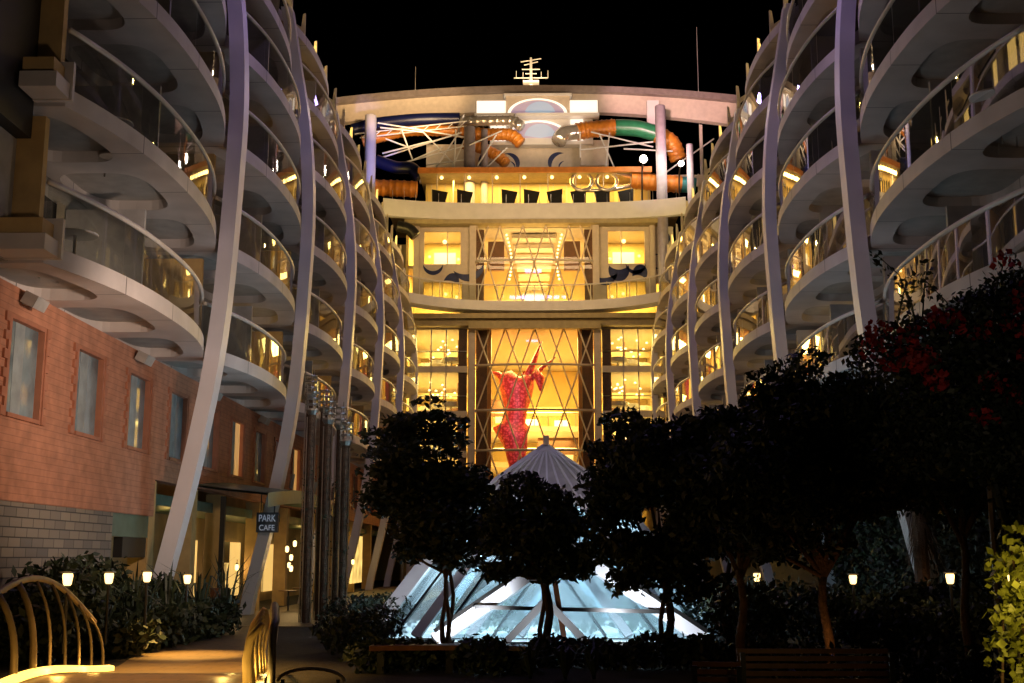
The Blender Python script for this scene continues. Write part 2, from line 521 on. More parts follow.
def slab_mesh(side, zk, n_cells=3):
    """slab with a curved fascia and rounded pockets in its underside"""
    b = MB()
    def P(t, s, z):
        h = HIN + (rim(t, zk) - HIN) * s
        return (XC + side * h, Y0 + ML * t, z)
    T = [i / 28 for i in range(29)]
    b.sheet([[P(t, 0, zk) for t in T], [P(t, 1, zk) for t in T]], 1)
    zb = zk - 0.30
    lip = [[P(t, 1, zb) for t in T], [P(t, 1, zk + 0.06) for t in T]]
    b.sheet(lip, 0)
    b.sheet([[P(t, 1, zk + 0.06) for t in T], [P(t, 0.93, zk + 0.06) for t in T], [P(t, 0.93, zk) for t in T]], 0)
    N = 32
    for c in range(n_cells):
        t0, t1 = c / n_cells, (c + 1) / n_cells
        tc, a = (t0 + t1) / 2, (t1 - t0) / 2
        ins = []; outs = []
        for k in range(N):
            th = 2 * math.pi * k / N
            cs, sn = math.cos(th), math.sin(th)
            e = 0.55
            ins.append((tc + a * 0.80 * math.copysign(abs(cs) ** e, cs), 0.40 + 0.36 * math.copysign(abs(sn) ** e, sn)))
            f = 1 / max(abs(cs), abs(sn))
            outs.append((tc + a * cs * f, 0.5 + 0.5 * sn * f))
        A = [P(*p, zb) for p in ins]; B = [P(*p, zb) for p in outs]; C = [P(*p, zk - 0.06) for p in ins]
        vs = A + B + C
        fs = [(k, (k + 1) % N, N + (k + 1) % N, N + k) for k in range(N)]
        b.add(vs, fs, 0)
        b.add(A + C, [(k, (k + 1) % N, N + (k + 1) % N, N + k) for k in range(N)], 0)
        b.add(C, [tuple(range(N))], 2)
    for t in (0, 1):
        b.quad(P(t, 0, zb), P(t, 1, zb), P(t, 1, zk), P(t, 0, zk), 0)
    return b

def side_block(side, word):
    root = empty('balcony_block', (XC + side * HIN, Y0, 0),
                 'cabin block with five tiers of scalloped white balconies along the %s side' % word, 'building')
    wl = MB()
    zb = 7.0
    wl.box(XC + side * (HIN + 0.06), 20.35, zb, XC + side * 15, 83.6, TOP - 0.4)
    wl.build('wall', M['cream'], root)
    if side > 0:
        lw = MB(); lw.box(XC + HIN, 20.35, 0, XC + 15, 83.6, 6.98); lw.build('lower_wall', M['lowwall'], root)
    # dark end of the block next to the viewer
    if side < 0:
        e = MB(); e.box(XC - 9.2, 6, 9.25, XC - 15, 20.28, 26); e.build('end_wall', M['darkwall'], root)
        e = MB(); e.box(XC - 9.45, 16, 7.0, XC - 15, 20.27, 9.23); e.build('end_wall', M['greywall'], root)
        for zk in LEV[:3]:
            e = MB(); xo = 9.9 if zk < 8 else 9.15
            e.box(XC - 8.5, 19.5, zk - 0.28, XC - xo, 20.27, zk); e.box(XC - 8.45, 20.1, zk - 0.3, XC - xo, 20.2, zk + 0.42)
            e.build('end_ledge', M['rim'], root)
            e = MB(); e.box(XC - 8.6, 19.6, zk + 0.01, XC - xo, 20.08, zk + 0.30); e.build('planter_box', M['ochre'], root)
    else:
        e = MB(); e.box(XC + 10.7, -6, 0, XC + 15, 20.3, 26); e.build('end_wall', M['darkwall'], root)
    for li, zk in enumerate(LEV):
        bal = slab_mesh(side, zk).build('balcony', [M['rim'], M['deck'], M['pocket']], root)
        def P(t, inset, z):
            return (XC + side * (rim(t, zk) + inset), Y0 + ML * t, z)
        gl = MB()
        for a, c in ((0.012, 0.25), (0.252, 0.498), (0.502, 0.748), (0.75, 0.988)):
            T = [a + (c - a) * i / 7 for i in range(8)]
            gl.sheet([[P(t, 0.10, zk + 0.07) for t in T], [P(t, 0.10, zk + 1.17) for t in T]])
        gl.build('glass_balustrade', M['balglass'], bal, smooth=True)
        hr = MB(); hr.tube([P(0.012 + 0.976 * i / 30, 0.10, zk + 1.22) for i in range(31)], 0.055, 6)
        hr.build('handrail', M['rail'], bal, smooth=True)
        # end panels and middle divider
        ep = MB(); wz = w(zk) + 0.48
        ep.box(XC + side * wz, Y0 - 0.09, zk + 0.07, XC + side * HIN, Y0 + 0.09, zk + 2.38)
        ep.build('end_panel', M['divider'], bal)
        dv = MB(); dv.box(XC + side * (w(zk) + 0.35), Y0 + ML / 2 - 0.05, zk + 0.08, XC + side * HIN, Y0 + ML / 2 + 0.05, zk + 2.2)
        dv.build('divider', M['divider'], bal)
        for a, c in ((0.07, 0.27), (0.31, 0.46), (0.54, 0.70), (0.74, 0.94)):
            d = MB(); d.box(XC + side * (HIN - 0.02), Y0 + ML * a, zk + 0.05, XC + side * (HIN + 0.08), Y0 + ML * c, zk + 2.15)
            d.build('cabin_window', M['cabinglass'], bal)
        cu = MB()
        for a in (0.07, 0.43, 0.54, 0.90):
            rows = [[(XC + side * (HIN - 0.06 - 0.05 * math.sin(i * 2.1)), Y0 + ML * a + 0.05 * i, z) for i in range(9)] for z in (zk + 0.06, zk + 2.2)]
            cu.sheet(rows)
        cu.build('curtain', M['curtain'], bal)
        wlp = MB(); wlp.box(XC + side * (HIN - 0.12), Y0 + ML * 0.285, zk + 1.7, XC + side * (HIN + 0.06), Y0 + ML * 0.297, zk + 1.95)  # small glowing box added for glints behind the balcony glass
        wlp.build('glint_box', M['glintsoft'], bal)
        rnd = random.Random(100 * li + side)
        for k in range(6):
            o = bal if k == 0 else copy_tree(bal, root)
            o.location = (0, ML * k, 0)
            for ch in o.children:
                if ch.name.startswith('cabin_window'):
                    p = (0.0, 0.28, 0.36, 0.45, 0.5, 0.5)[k]
                    x = rnd.random()
                    if x < p * 0.45: setmat(ch, M['litbright'])
                    elif x < p: setmat(ch, M['litcurtain'])
                if k == 0 and side < 0 and ch.name.startswith('end_panel'): setmat(ch, M['ochre'])
                if ch.name.startswith('glint_box') and rnd.random() > (0.10 if k < 2 else 0.42):
                    setmat(ch, M['darkmetal'])
    # roof edge with the same scallops, fins on it
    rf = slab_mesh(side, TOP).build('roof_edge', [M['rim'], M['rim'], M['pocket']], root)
    for k in range(1, 6):
        c = rf.copy(); col.objects.link(c); c.location = (0, ML * k, 0)
    f = MB()
    hb = w(TOP) + 0.10
    pts = [(0, 0), (0.16, 0), (0.16, 0.75), (0.52, 1.1), (0.45, 1.2), (0.16, 1.0), (0.10, 1.55), (0, 1.6)]
    vs = [(XC + side * (hb + x), Y0 + 1.3 - 0.06, TOP + 0.06 + z) for x, z in pts] + [(XC + side * (hb + x), Y0 + 1.3 + 0.06, TOP + 0.06 + z) for x, z in pts]
    n = len(pts)
    f.add(vs, [tuple(range(n)), tuple(range(2 * n - 1, n - 1, -1))] + [(i, (i + 1) % n, n + (i + 1) % n, n + i) for i in range(n)])
    fo = f.build('windscreen_post', M['beige'], root)
    for k in range(1, 24):
        c = fo.copy(); col.objects.link(c); c.location = (0, 2.6 * k, 0)
    for k in range(6):
        lamp('POINT', (XC + side * (hb + 1.0), Y0 + ML * (k + 0.5), TOP + 1.3), 300, YEL, size=0.15)
    return root
side_block(-1, 'left')
side_block(1, 'right')

# curved ribs
def rib(side, k):
    y = 30.8 + ML * k
    if k == 5: y = 81.4
    zs = [i * 0.75 for i in range(30)]
    b = MB()
    hy, hx = 0.27, 0.20
    rows = []
    for z in zs:
        t = (w(z + 0.1) - w(max(0, z - 0.1))) / (0.2 if z > 0.05 else 0.1)
        # smooth w
        h = (w(max(0, z - 0.9)) + w(z) + w(z + 0.9)) / 3
        rows.append([(XC + side * (h + dx), y + dy, z) for dx, dy in ((-hx, -hy), (hx, -hy), (hx, hy), (-hx, hy), (-hx, -hy))])
    b.sheet(rows)
    b.quad(*rows[-1][:4])
    o = b.build('curved_rib', M['rib'], None, (XC + side * w(0), y, 0))
    wd = 'left' if side < 0 else 'right'
    tag(o, '%s white curved steel rib bowing in front of the %s balconies' % (ORD[k], wd), 'rib', 'curved ribs in front of the %s balconies' % wd)
for k in range(6):
    rib(-1, k); rib(1, k)

# ================================================================== BRICK LOWER STOREYS, LEFT
XB = -9.8
br = empty('terracotta_building', (XB, 20, 0), 'terracotta boarded two-storey building with tall windows under the left balconies', 'building')
WY = [22.05 + 3.42 * i for i in range(16)]
WZ0, WZ1, WW = 4.5, 6.45, 1.68
b = MB()
ys = [12.0]
for y in WY: ys += [y, y + WW]
ys.append(82.5)
for i in range(0, len(ys), 2):
    b.box(XB, ys[i], WZ0, XB - 0.3, ys[i + 1], WZ1)
b.box(XB, 12, WZ1, XB - 0.3, 82.5, 7.0)
b.box(XB, 31.4, 3.9, XB - 0.3, 82.5, WZ0)
b.box(XB, 12, 2.95, XB - 0.3, 31.4, WZ0)
b.build('wall', M['brick'], br)
st = MB(); st.box(XB - 0.02, 12, -0.05, XB - 0.3, 28.4, 2.948); st.build('stone_base', M['stone'], br)
bk = MB(); bk.box(XB - 2.2, 28.4, 0, XB - 2.4, 82.5, 7.0); bk.build('shop_wall', M['shopwall'], br)
bk = MB(); bk.box(XB - 0.32, 28.45, 3.3, XB - 2.2, 82.5, 3.6); bk.build('shop_ceiling', M['greenpanel'], br)
bk = MB(); bk.box(XB - 0.06, 28.45, 3.0, XB - 0.26, 31.4, 2.4); bk.build('lintel', M['greenpanel'], br)
bk = MB(); bk.box(XB - 0.3, 28.41, 0, XB - 2.2, 28.6, 3.3); bk.build('side_wall', M['ochre'], br)
for y in (31.2, 35.2, 38.5, 44, 49, 55, 61, 68, 75):
    p = MB(); p.box(XB - 0.05, y, 0, XB - 0.55, y + 0.5, 3.88); p.build('pillar', M['ochre'], br)
for y in (29.4, 33, 36.7, 46, 52, 58):
    p = MB(); p.box(XB - 2.19, y, 0, XB - 2.12, y + 1.3, 2.3); p.build('door', M['brown'], br)
for y in (41.2, 47.7, 54.4, 64.0, 71):
    p = MB(); p.box(XB - 2.19, y, 0.4, XB - 2.1, y + 2.2, 2.5); p.build('shop_window', M['litbright'], br)
p = MB(); p.box(XB + 0.02, 66, 0.5, XB + 0.08, 70.5, 3.1); p.build('shop_window', M['litroom'], br)
p = MB(); p.box(XB - 0.06, 29.3, 1.9, XB - 0.28, 31.1, 2.39); p.build('transom', M['darkwall'], br)
for y in (36.4, 40.2, 46.5, 51.5):
    p = MB(); p.box(XB - 1.9, y, 1.7, XB - 2.18, y + 0.8, 2.5); p.build('display_case', M['darkmetal'], br)
wf = None
for i, y in enumerate(WY):
    if i == 0:
        m = MB(); d = 0.14; t = 0.08
        m.box(XB - d, y, WZ0, XB + 0.03, y + t, WZ1); m.box(XB - d, y + WW - t, WZ0, XB + 0.03, y + WW, WZ1)
        m.box(XB - d, y + t, WZ1 - t, XB + 0.03, y + WW - t, WZ1); m.box(XB - d, y + t, WZ0, XB + 0.06, y + WW - t, WZ0 + t)
        wf = m.build('window', M['trim'], br)
        m = MB(); m.box(XB - 0.12, y + t, WZ0 + t, XB - 0.10, y + WW - t, WZ1 - t); m.build('pane', M['winglass'], wf)
        m = MB(); m.box(XB - 0.098, y + 0.5, WZ0 + t, XB - 0.092, y + 0.95, WZ1 - t); m.build('blind', M['blind'], wf)
        for side_, y0_ in ((-1, y - 0.01), (1, y + WW + 0.01)):
            out = [(y0_, WZ0), (y0_, WZ1)]
            for j in range(10, -1, -1):
                dd = 0.20 if j % 2 == 0 else 0.06
                out += [(y0_ + side_ * dd, WZ0 + (j + 1) * (WZ1 - WZ0) / 11), (y0_ + side_ * dd, WZ0 + j * (WZ1 - WZ0) / 11)]
            n_ = len(out); m = MB()
            m.add([(XB + 0.002, a_, z_) for a_, z_ in out] + [(XB + 0.05, a_, z_) for a_, z_ in out],
                  [tuple(range(n_)), tuple(range(2 * n_ - 1, n_ - 1, -1))] + [(i_, (i_ + 1) % n_, n_ + (i_ + 1) % n_, n_ + i_) for i_ in range(n_)])
            m.build('quoin', M['trim'], wf)
    else:
        c = copy_tree(wf, br); c.location = (0, 3.42 * i, 0)
        if i in (5, 8, 11):
            for ch in c.children:
                if ch.name.startswith('pane'): setmat(ch, M['litcurtain'])
fx = None
for i, y in enumerate((22.35, 29.1, 35.9, 42.8)):
    if i == 0:
        m = MB(); m.bar((XB + 0.22, y, 6.78), (XB + 0.22, y + 0.55, 6.78), 0.28, 0.24, (0.5, 0, 1)); m.box(XB, y + 0.2, 6.72, XB + 0.12, y + 0.35, 6.84)
        fx = m.build('flood_lamp', M['greywall'], br)
    else:
        c = fx.copy(); col.objects.link(c); c.location = (0, y - 22.35, 0)
m = MB(); m.box(XB - 0.5, 60.2, 2.2, XB - 0.45, 60.4, 6); 
rl = MB(); rl.box(XB + 0.03, 47.2, 4.6, XB + 0.08, 47.32, 6.6); rl.build('light_strip', M['redglow'], br)
for y in (30, 36.5, 43, 50, 58, 68):
    lamp('POINT', (XB - 1.2, y, 2.7), 9, YEL, size=0.15)

# glass canopy over the walk with its hanging sign
cn = empty('canopy', (-8.6, 41, 0), 'green glass canopy over the shop entrances, behind the second left rib', 'canopy')
m = MB()
rows = []
for i in range(13):
    y = 35 + i * 1.1
    zz = 3.75 + 0.35 * math.sin(math.pi * i / 12)
    rows.append([(XB + 0.02, y, zz + 0.25), (-8.8, y, zz + 0.12), (-7.6, y, zz)])
m.sheet(rows); m.sheet([[(x, y, z - 0.06) for x, y, z in r] for r in rows])
m.sheet([[r[-1] for r in rows], [(r[-1][0], r[-1][1], r[-1][2] - 0.42) for r in rows]])
m.build('canopy_roof', M['greenpanel'], cn)
for y in (44, 48):
    p = MB(); p.tube([(-7.7, y, 0), (-7.7, y, 3.75)], 0.09, 8); p.build('post', M['darkmetal'], cn)
for y in (38, 42, 46):
    p = MB(); p.bar((-7.55, y, 4.05), (-7.5, y + 0.05, 4.5), 0.10, 0.10); p.build('spot_lamp', M['metal'], cn)
sg = empty('hanging_sign', (-8.0, 40.4, 3.0), 'small hanging box sign with pale letters below the green canopy edge', 'sign')
m = MB(); m.box(-9.12, 40.3, 2.72, -8.4, 40.5, 3.38); m.build('sign_box', M['signface'], sg)
def text_obj(name, txt, size, loc, rot, m, parent):
    cu = bpy.data.curves.new(name, 'FONT'); cu.body = txt; cu.size = size; cu.extrude = 0.008
    cu.align_x = 'CENTER'
    t = bpy.data.objects.new(name, cu); col.objects.link(t)
    dg = bpy.context.evaluated_depsgraph_get()
    me = bpy.data.meshes.new_from_object(t.evaluated_get(dg))
    bpy.data.objects.remove(t)
    o = bpy.data.objects.new(name, me); col.objects.link(o)
    me.materials.clear(); me.materials.append(m)
    o.parent = parent; o.location = Vector(loc) - root_loc(parent); o.rotation_euler = rot
    return o
tx = text_obj('lettering', 'PARK', 0.33, (-8.76, 40.285, 3.08), (R(90), 0, 0), M['signtext'], sg); tx.scale = (0.72, 1, 1)
tx = text_obj('lettering', 'CAFE', 0.29, (-8.76, 40.285, 2.79), (R(90), 0, 0), M['signtext'], sg); tx.scale = (0.78, 0.9, 1)
m = MB(); m.tube([(-9.0, 40.4, 3.38), (-9.0, 40.4, 4.05)], 0.02, 5); m.tube([(-8.55, 40.4, 3.38), (-8.55, 40.4, 4.05)], 0.02, 5); m.build('hanger', M['darkmetal'], sg)

# ================================================================== FAR ATRIUM BLOCK
YF = 83.0
FC = 0.36
at = empty('atrium_block', (FC, YF, 0), 'golden lit atrium block closing the far end of the street', 'building')
m = MB(); m.box(FC - 15, 103, 0, FC + 15, 103.4, 29.2); m.build('back_wall', M['yellowwall'], at)
for s in (-1, 1):
    m = MB(); m.box(FC + s * 9.0, YF + 0.5, 0, FC + s * 9.2, 103, 25.2); m.build('side_wall', M['yellowwall'], at)
    m = MB(); m.box(FC + s * 4.5, YF + 0.6, 0, FC + s * 4.7, 94, 25.2); m.build('inner_wall', M['ochre'], at)
# floors of the wings and the core
for z in (6.0, 9.15, 11.93, 15.09):
    for s in (-1, 1):
        m = MB(); m.box(FC + s * 4.72, YF - 0.1, z - 0.45, FC + s * 8.98, 97, z); m.build('floor', M['beige'], at)
        m = MB(); m.box(FC + s * 4.72, 95.0, z, FC + s * 8.98, 95.2, z + 2.6); m.build('partition', M['yellowwall'], at)
    if z < 15:
        m = MB(); m.box(FC - 4.48, 93, z - 0.4, FC + 4.48, 103, z); m.build('gallery_floor', M['beige'], at)
m = MB(); m.box(FC - 9, YF + 0.3, 17.75, FC + 9, 103, 18.9); m.build('floor', M['beige'], at)
m = MB(); m.box(FC - 9, YF + 0.3, 25.15, FC + 9, 103, 25.45); m.build('floor', M['beige'], at)
# cornice steps above the lower glazing
m = MB(); m.box(FC - 8.7, YF - 0.5, 17.9, FC + 8.7, YF + 0.28, 18.35); m.box(FC - 8.7, YF - 0.9, 18.36, FC + 8.7, YF + 0.28, 18.7)
m.box(FC - 4.6, YF - 1.0, 17.6, FC + 4.6, YF - 0.52, 18.1); m.build('cornice', M['olive'], at)
def concave(x, dep, half): return YF - 0.6 - dep * abs(x / half) ** 3
def band(name, half, dep, z0, z1, mt, thick=1.2, lip=0.0):
    b = MB(); N = 40
    xs = [-half + 2 * half * i / N for i in range(N + 1)]
    fr = [(FC + x, concave(x, dep, half) - lip) for x in xs]
    out = fr + [(FC + x, concave(x, dep, half) + thick) for x in reversed(xs)]
    n = len(out)
    b.add([(x, y, z0) for x, y in out] + [(x, y, z1) for x, y in out],
          [(i, i + 1, n + i + 1, n + i) for i in range(n - 1)] + [(n - 1, 0, n, 2 * n - 1)] +
          [(i, i + 1, n - 2 - i, n - 1 - i) for i in range(N)] + [(n + i, n + i + 1, 2 * n - 2 - i, 2 * n - 1 - i) for i in range(N)])
    return b.build(name, mt, at), fr
cb, fr = band('curved_balcony', 8.75, 3.2, 18.95, 19.62, M['white'], 1.6)
gl = MB(); gl.sheet([[(x, y + 0.1, 19.64) for x, y in fr], [(x, y + 0.1, 20.72) for x, y in fr]]); gl.build('glass_balustrade', M['balglass'], cb)
hr = MB(); hr.tube([(x, y + 0.1, 20.78) for x, y in fr], 0.045, 6)
for i in range(2, 40, 3): hr.tube([(fr[i][0], fr[i][1] + 0.1, 19.6), (fr[i][0], fr[i][1] + 0.1, 20.75)], 0.03, 5)
hr.build('handrail', M['rail'], cb)
ub, fr2 = band('upper_band', 10.6, 1.4, 25.52, 26.75, M['white'], 0.5)
m = MB(); m.box(FC - 9.2, YF - 0.9, 25.2, FC + 9.2, YF + 0.3, 25.5); m.build('upper_soffit', M['olive'], at)
# two tall white columns and the brown bays next to them
for s in (-1, 1):
    m = MB(); m.box(FC + s * 4.15, YF - 0.35, 0, FC + s * 4.6, YF + 0.1, 17.9); m.build('pilaster', M['beige'], at)
    m = MB(); m.box(FC + s * 4.15, YF - 0.3, 19.62, FC + s * 4.6, YF + 0.1, 25.2); m.build('pilaster', M['beige'], at)
    m = MB(); m.box(FC + s * 4.75, YF + 0.1, 0, FC + s * 5.35, YF + 0.3, 17.75); m.build('brown_bay', M['brown'], at)
    m = MB(); m.box(FC + s * 3.35, YF + 0.5, 0, FC + s * 4.14, YF + 0.7, 17.75); m.build('brown_bay', M['brown'], at)
    m = MB(); m.box(FC + s * 3.05, YF + 0.3, 0, FC + s * 3.33, YF + 0.9, 17.75); m.build('orange_pilaster', M['orangep'], at)
    m = MB(); m.box(FC + s * 3.6, YF + 0.7, 19.62, FC + s * 4.45, YF + 0.9, 25.15); m.build('brown_bay', M['brown'], at)
    m = MB(); m.box(FC + s * 8.3, YF - 0.25, 0, FC + s * 8.75, YF + 0.2, 17.85); m.build('pilaster', M['beige'], at)
    m = MB(); m.box(FC + s * 8.2, YF - 0.2, 19.62, FC + s * 8.6, YF + 0.2, 25.2); m.build('pilaster', M['beige'], at)
    # mullions of the wings
    for x in (6.2, 7.25):
        m = MB(); m.box(FC + s * x - 0.04, YF - 0.12, 3, FC + s * x + 0.04, YF - 0.02, 17.75); m.build('mullion', M['metal'], at)
    m = MB(); m.quad((FC + s * 4.75, YF - 0.02, 3), (FC + s * 8.3, YF - 0.02, 3), (FC + s * 8.3, YF - 0.02, 17.75), (FC + s * 4.75, YF - 0.02, 17.75)); m.build('glazing', M['balglass'], at)
    # upper wings: mural wall with one big and one low window
    u = MB()
    def X(a): return FC + s * a
    u.box(X(4.62), YF, 21.15, X(8.2), YF + 0.25, 22.45); u.box(X(4.62), YF, 24.85, X(8.2), YF + 0.25, 25.15)
    u.box(X(4.62), YF, 22.45, X(5.2), YF + 0.25, 24.85); u.box(X(7.9), YF, 22.45, X(8.2), YF + 0.25, 24.85)
    u.box(X(4.62), YF, 19.62, X(5.1), YF + 0.25, 21.15); u.box(X(7.9), YF, 19.62, X(8.2), YF + 0.25, 21.15)
    # painted blue swirls, part of the mural wall
    def crescent(cx, cz, r0, r1, a0, a1, off=0.0):
        N = 14; vs = []
        for i in range(N + 1):
            a = R(a0 + (a1 - a0) * i / N); th = math.sin(math.pi * i / N)
            ri = r0; ro = r0 + (r1 - r0) * th
            vs += [(cx + ri * math.cos(a), YF - 0.006, cz + ri * math.sin(a)), (cx + ro * math.cos(a), YF - 0.006, cz + ro * math.sin(a))]
        u.add(vs, [(2 * i, 2 * i + 1, 2 * i + 3, 2 * i + 2) for i in range(N)], 1)
    crescent(X(7.2), 22.7, 0.75, 1.05, 200, 340)
    crescent(X(4.9), 23.2 if s < 0 else 22.9, 1.5, 2.05, 235 if s < 0 else 240, 312 if s > 0 else 330)
    crescent(X(6.2), 19.9, 1.35, 1.95, 50, 100) if s < 0 else crescent(X(6.0), 22.9, 0.9, 1.75, 220, 320)
    if s > 0:
        crescent(X(7.3), 20.9, 0.7, 1.5, 35, 120)
    u.build('mural_wall', [M['beige'], M['blue']], at)
    wdw = MB(); wdw.box(X(5.2), YF + 0.06, 22.45, X(7.9), YF + 0.12, 24.85); w1 = wdw.build('window', M['balglass'], at)
    f = MB()
    for a in (5.2, 6.15, 7.84): f.box(X(a), YF - 0.02, 22.45, X(a) + s * 0.06, YF + 0.055, 24.85)
    f.build('frame', M['beige'], w1)
    wdw = MB(); wdw.box(X(5.1), YF + 0.06, 19.62, X(7.9), YF + 0.12, 21.15); w2 = wdw.build('window', M['balglass'], at)
    f = MB()
    for a in (5.1, 5.8, 6.5, 7.2, 7.84): f.box(X(a), YF - 0.02, 19.62, X(a) + s * 0.06, YF + 0.055, 21.15)
    f.build('frame', M['olive'], w2)
    m = MB(); m.box(X(4.72), 87.5, 19.6, X(8.98), 87.7, 25.1); m.build('room_wall', M['yellowwall'], at)
    m = MB(); m.box(X(5.8), 86.2, 22.95, X(7.4), 86.4, 24.1); m.build('lit_panel', M['bridgeglow'], at)
    for a, zz in ((5.5, 23.2), (6.5, 24.5), (7.6, 23.4), (5.6, 20.4), (6.4, 20.6), (7.3, 20.4)):
        m = MB(); m.ball((X(a), 84.6, zz), 0.16 if zz > 24 else 0.11); m.build('room_lamp', M['spark'], at)
    if s > 0:
        u = MB(); u.box(X(8.62), YF + 0.02, 21.0, X(9.9), YF + 0.2, 25.15)
        for cx, cz, r0, r1, a0, a1 in ((8.6, 24.3, 0.5, 1.1, -60, 60), (8.9, 22.6, 0.5, 1.0, 100, 260), (9.5, 21.6, 0.4, 0.8, 20, 170)):
            N_ = 14; vs = []
            for i in range(N_ + 1):
                a = R(a0 + (a1 - a0) * i / N_); th = math.sin(math.pi * i / N_)
                vs += [(X(cx) + r * math.cos(a), YF + 0.014, cz + r * math.sin(a)) for r in (r0, r0 + (r1 - r0) * th)]
            u.add(vs, [(2 * i, 2 * i + 1, 2 * i + 3, 2 * i + 2) for i in range(N_)], 1)
        u.build('mural_wall', [M['beige'], M['blue']], at)
    m = MB(); m.box(X(4.72), YF + 0.3, 22.2, X(8.98), 87.5, 22.42); m.build('floor', M['beige'], at)
    for z, e in ((25.0, 700), (22.1, 520)):
        lamp('AREA', (X(6.6), 85.4, z), e, YEL, (X(6.6), 85.4, 0), 2.2, size_y=2)
    for z in (8.5, 11.4, 14.5, 17.6):
        lamp('AREA', (X(6.8), 88, z), 900, (1, 0.74, 0.22), (X(6.8), 88, 0), 3.2, size_y=7)
rq = random.Random(41)
for s in (-1, 1):
    for z in (6.0, 9.15, 11.93, 15.09):
        for j in range(4):
            x = FC + s * (5.3 + 0.85 * j); zz = z + rq.uniform(0.5, 1.5); hw = rq.uniform(0.18, 0.36); hh = rq.uniform(0.10, 0.35)
            m = MB(); m.box(x - hw, 94.7, zz - hh, x + hw, 94.95, zz + hh); m.build('lit_panel', M[rq.choice(('screen', 'bridgeglow', 'litroom', 'brown'))], at)
        m = MB(); m.tube([(FC + s * 4.75, YF - 0.05, z + 1.05), (FC + s * 8.3, YF - 0.05, z + 1.05)], 0.035, 5); m.build('gallery_rail', M['metal'], at)
        for j in range(3):
            m = MB(); m.box(FC + s * (5.5 + 1.1 * j), 86.5 + j, z, FC + s * (5.62 + 1.1 * j), 86.62 + j, z + 2.5); m.build('lounge_post', M['brown'], at)
        m = MB(); m.box(FC + s * 4.75, 91.0, z + 1.9, FC + s * 8.9, 91.2, z + 2.35); m.build('lounge_bulkhead', M['olive'], at)
        m = MB(); m.box(FC + s * 5.2, 89, z + 0.0, FC + s * 6.9, 89.6, z + 0.95); m.build('bar_counter', M['brown'], at)
# diamond lattice of slender braces in front of the core
def lattice(z0, z1, rowsn, cols, half):
    dx = 2 * half / cols; dz = (z1 - z0) / rowsn
    for i in range(cols + 1):
        for d in (-1, 1):
            # each brace runs through the whole height, bouncing is avoided by clipping at the sides
            x = -half + i * dx; pts = [(FC + x, YF - 0.18 + 0.03 * d, z0)]
            xx = x; z = z0
            step = dx * 0.5 * d
            for r in range(rowsn):
                nx = xx + step
                if abs(nx) > half + 1e-3: break
                xx = nx; z += dz; pts.append((FC + xx, YF - 0.18 + 0.03 * d, z))
            if len(pts) > 1:
                b = MB(); b.tube([pts[0], pts[-1]], 0.055, 5); b.build('lattice_brace', M['beige'], at)
    for r in range(rowsn + 1):
        x0 = -half if r % 2 == 0 else -half
        for (d, x) in ((1, -half), (-1, half)):
            pts = []
            z = z0 + r * dz; xx = x
            if r == 0: continue
            while z < z1 - 1e-3 and abs(xx) <= half + 1e-3:
                pts.append((FC + xx, YF - 0.18 + 0.03 * d, z)); xx += dx * 0.5 * d; z += dz
            pts.append((FC + xx, YF - 0.18 + 0.03 * d, z))
            b = MB(); b.tube([pts[0], pts[-1]], 0.055, 5); b.build('lattice_brace', M['beige'], at)
lattice(6.0, 17.75, 4, 4, 4.1)
lattice(19.62, 25.2, 2, 5, 4.1)
for z in (6.0, 9.15, 11.93, 15.09, 22.55):
    m = MB(); N = 12
    m.tube([(FC - 4.15 + 8.3 * i / N, YF - 0.35 - 0.5 * (1 - (2 * i / N - 1) ** 2), z) for i in range(N + 1)], 0.085, 6)
    m.build('curved_transom', M['beige'], at, smooth=True)
m = MB(); m.quad((FC - 4.1, YF + 0.02, 3), (FC + 4.1, YF + 0.02, 3), (FC + 4.1, YF + 0.02, 17.75), (FC - 4.1, YF + 0.02, 17.75)); m.build('glazing', M['balglass'], at)
m = MB(); m.quad((FC - 4.1, YF + 0.02, 19.62), (FC + 4.1, YF + 0.02, 19.62), (FC + 4.1, YF + 0.02, 25.15), (FC - 4.1, YF + 0.02, 25.15)); m.build('glazing', M['balglass'], at)
# core interior, lower hall
lamp('AREA', (FC, 90, 17.6), 6500, YEL, (FC, 90, 0), 6, size_y=8)
lamp('AREA', (FC, 96, 11.3), 1500, YEL, (FC, 96, 0), 6, size_y=5)
lamp('AREA', (FC, 96, 14.6), 1500, YEL, (FC, 96, 0), 6, size_y=5)
lamp('AREA', (FC, 96, 8.6), 1000, YEL, (FC, 96, 0), 6, size_y=5)
m = MB(); m.box(FC - 4.4, 102.4, 6, FC + 4.4, 102.6, 17.7); m.build('hall_wall', M['yellowwall'], at)
for z in (9.15, 11.93):
    m = MB(); m.tube([(FC - 4.4, 93, z + 1.05), (FC + 4.4, 93, z + 1.05)], 0.05, 6); 
    for i in range(9): m.tube([(FC - 4.3 + i * 1.075, 93, z), (FC - 4.3 + i * 1.075, 93, z + 1.05)], 0.03, 5)
    m.build('gallery_rail', M['metal'], at)
for i, (x, z) in enumerate(((-2.6, 12.9), (2.2, 12.6), (2.6, 9.8), (1.4, 9.9), (-2.4, 7.2), (-0.2, 12.7), (2.9, 7.0))):
    m = MB(); m.box(FC + x - 0.55, 97, z - 0.25, FC + x + 0.55, 97.3, z + 0.25); m.build('lit_panel', M['bridgeglow'] if i % 2 else M['litroom'], at)
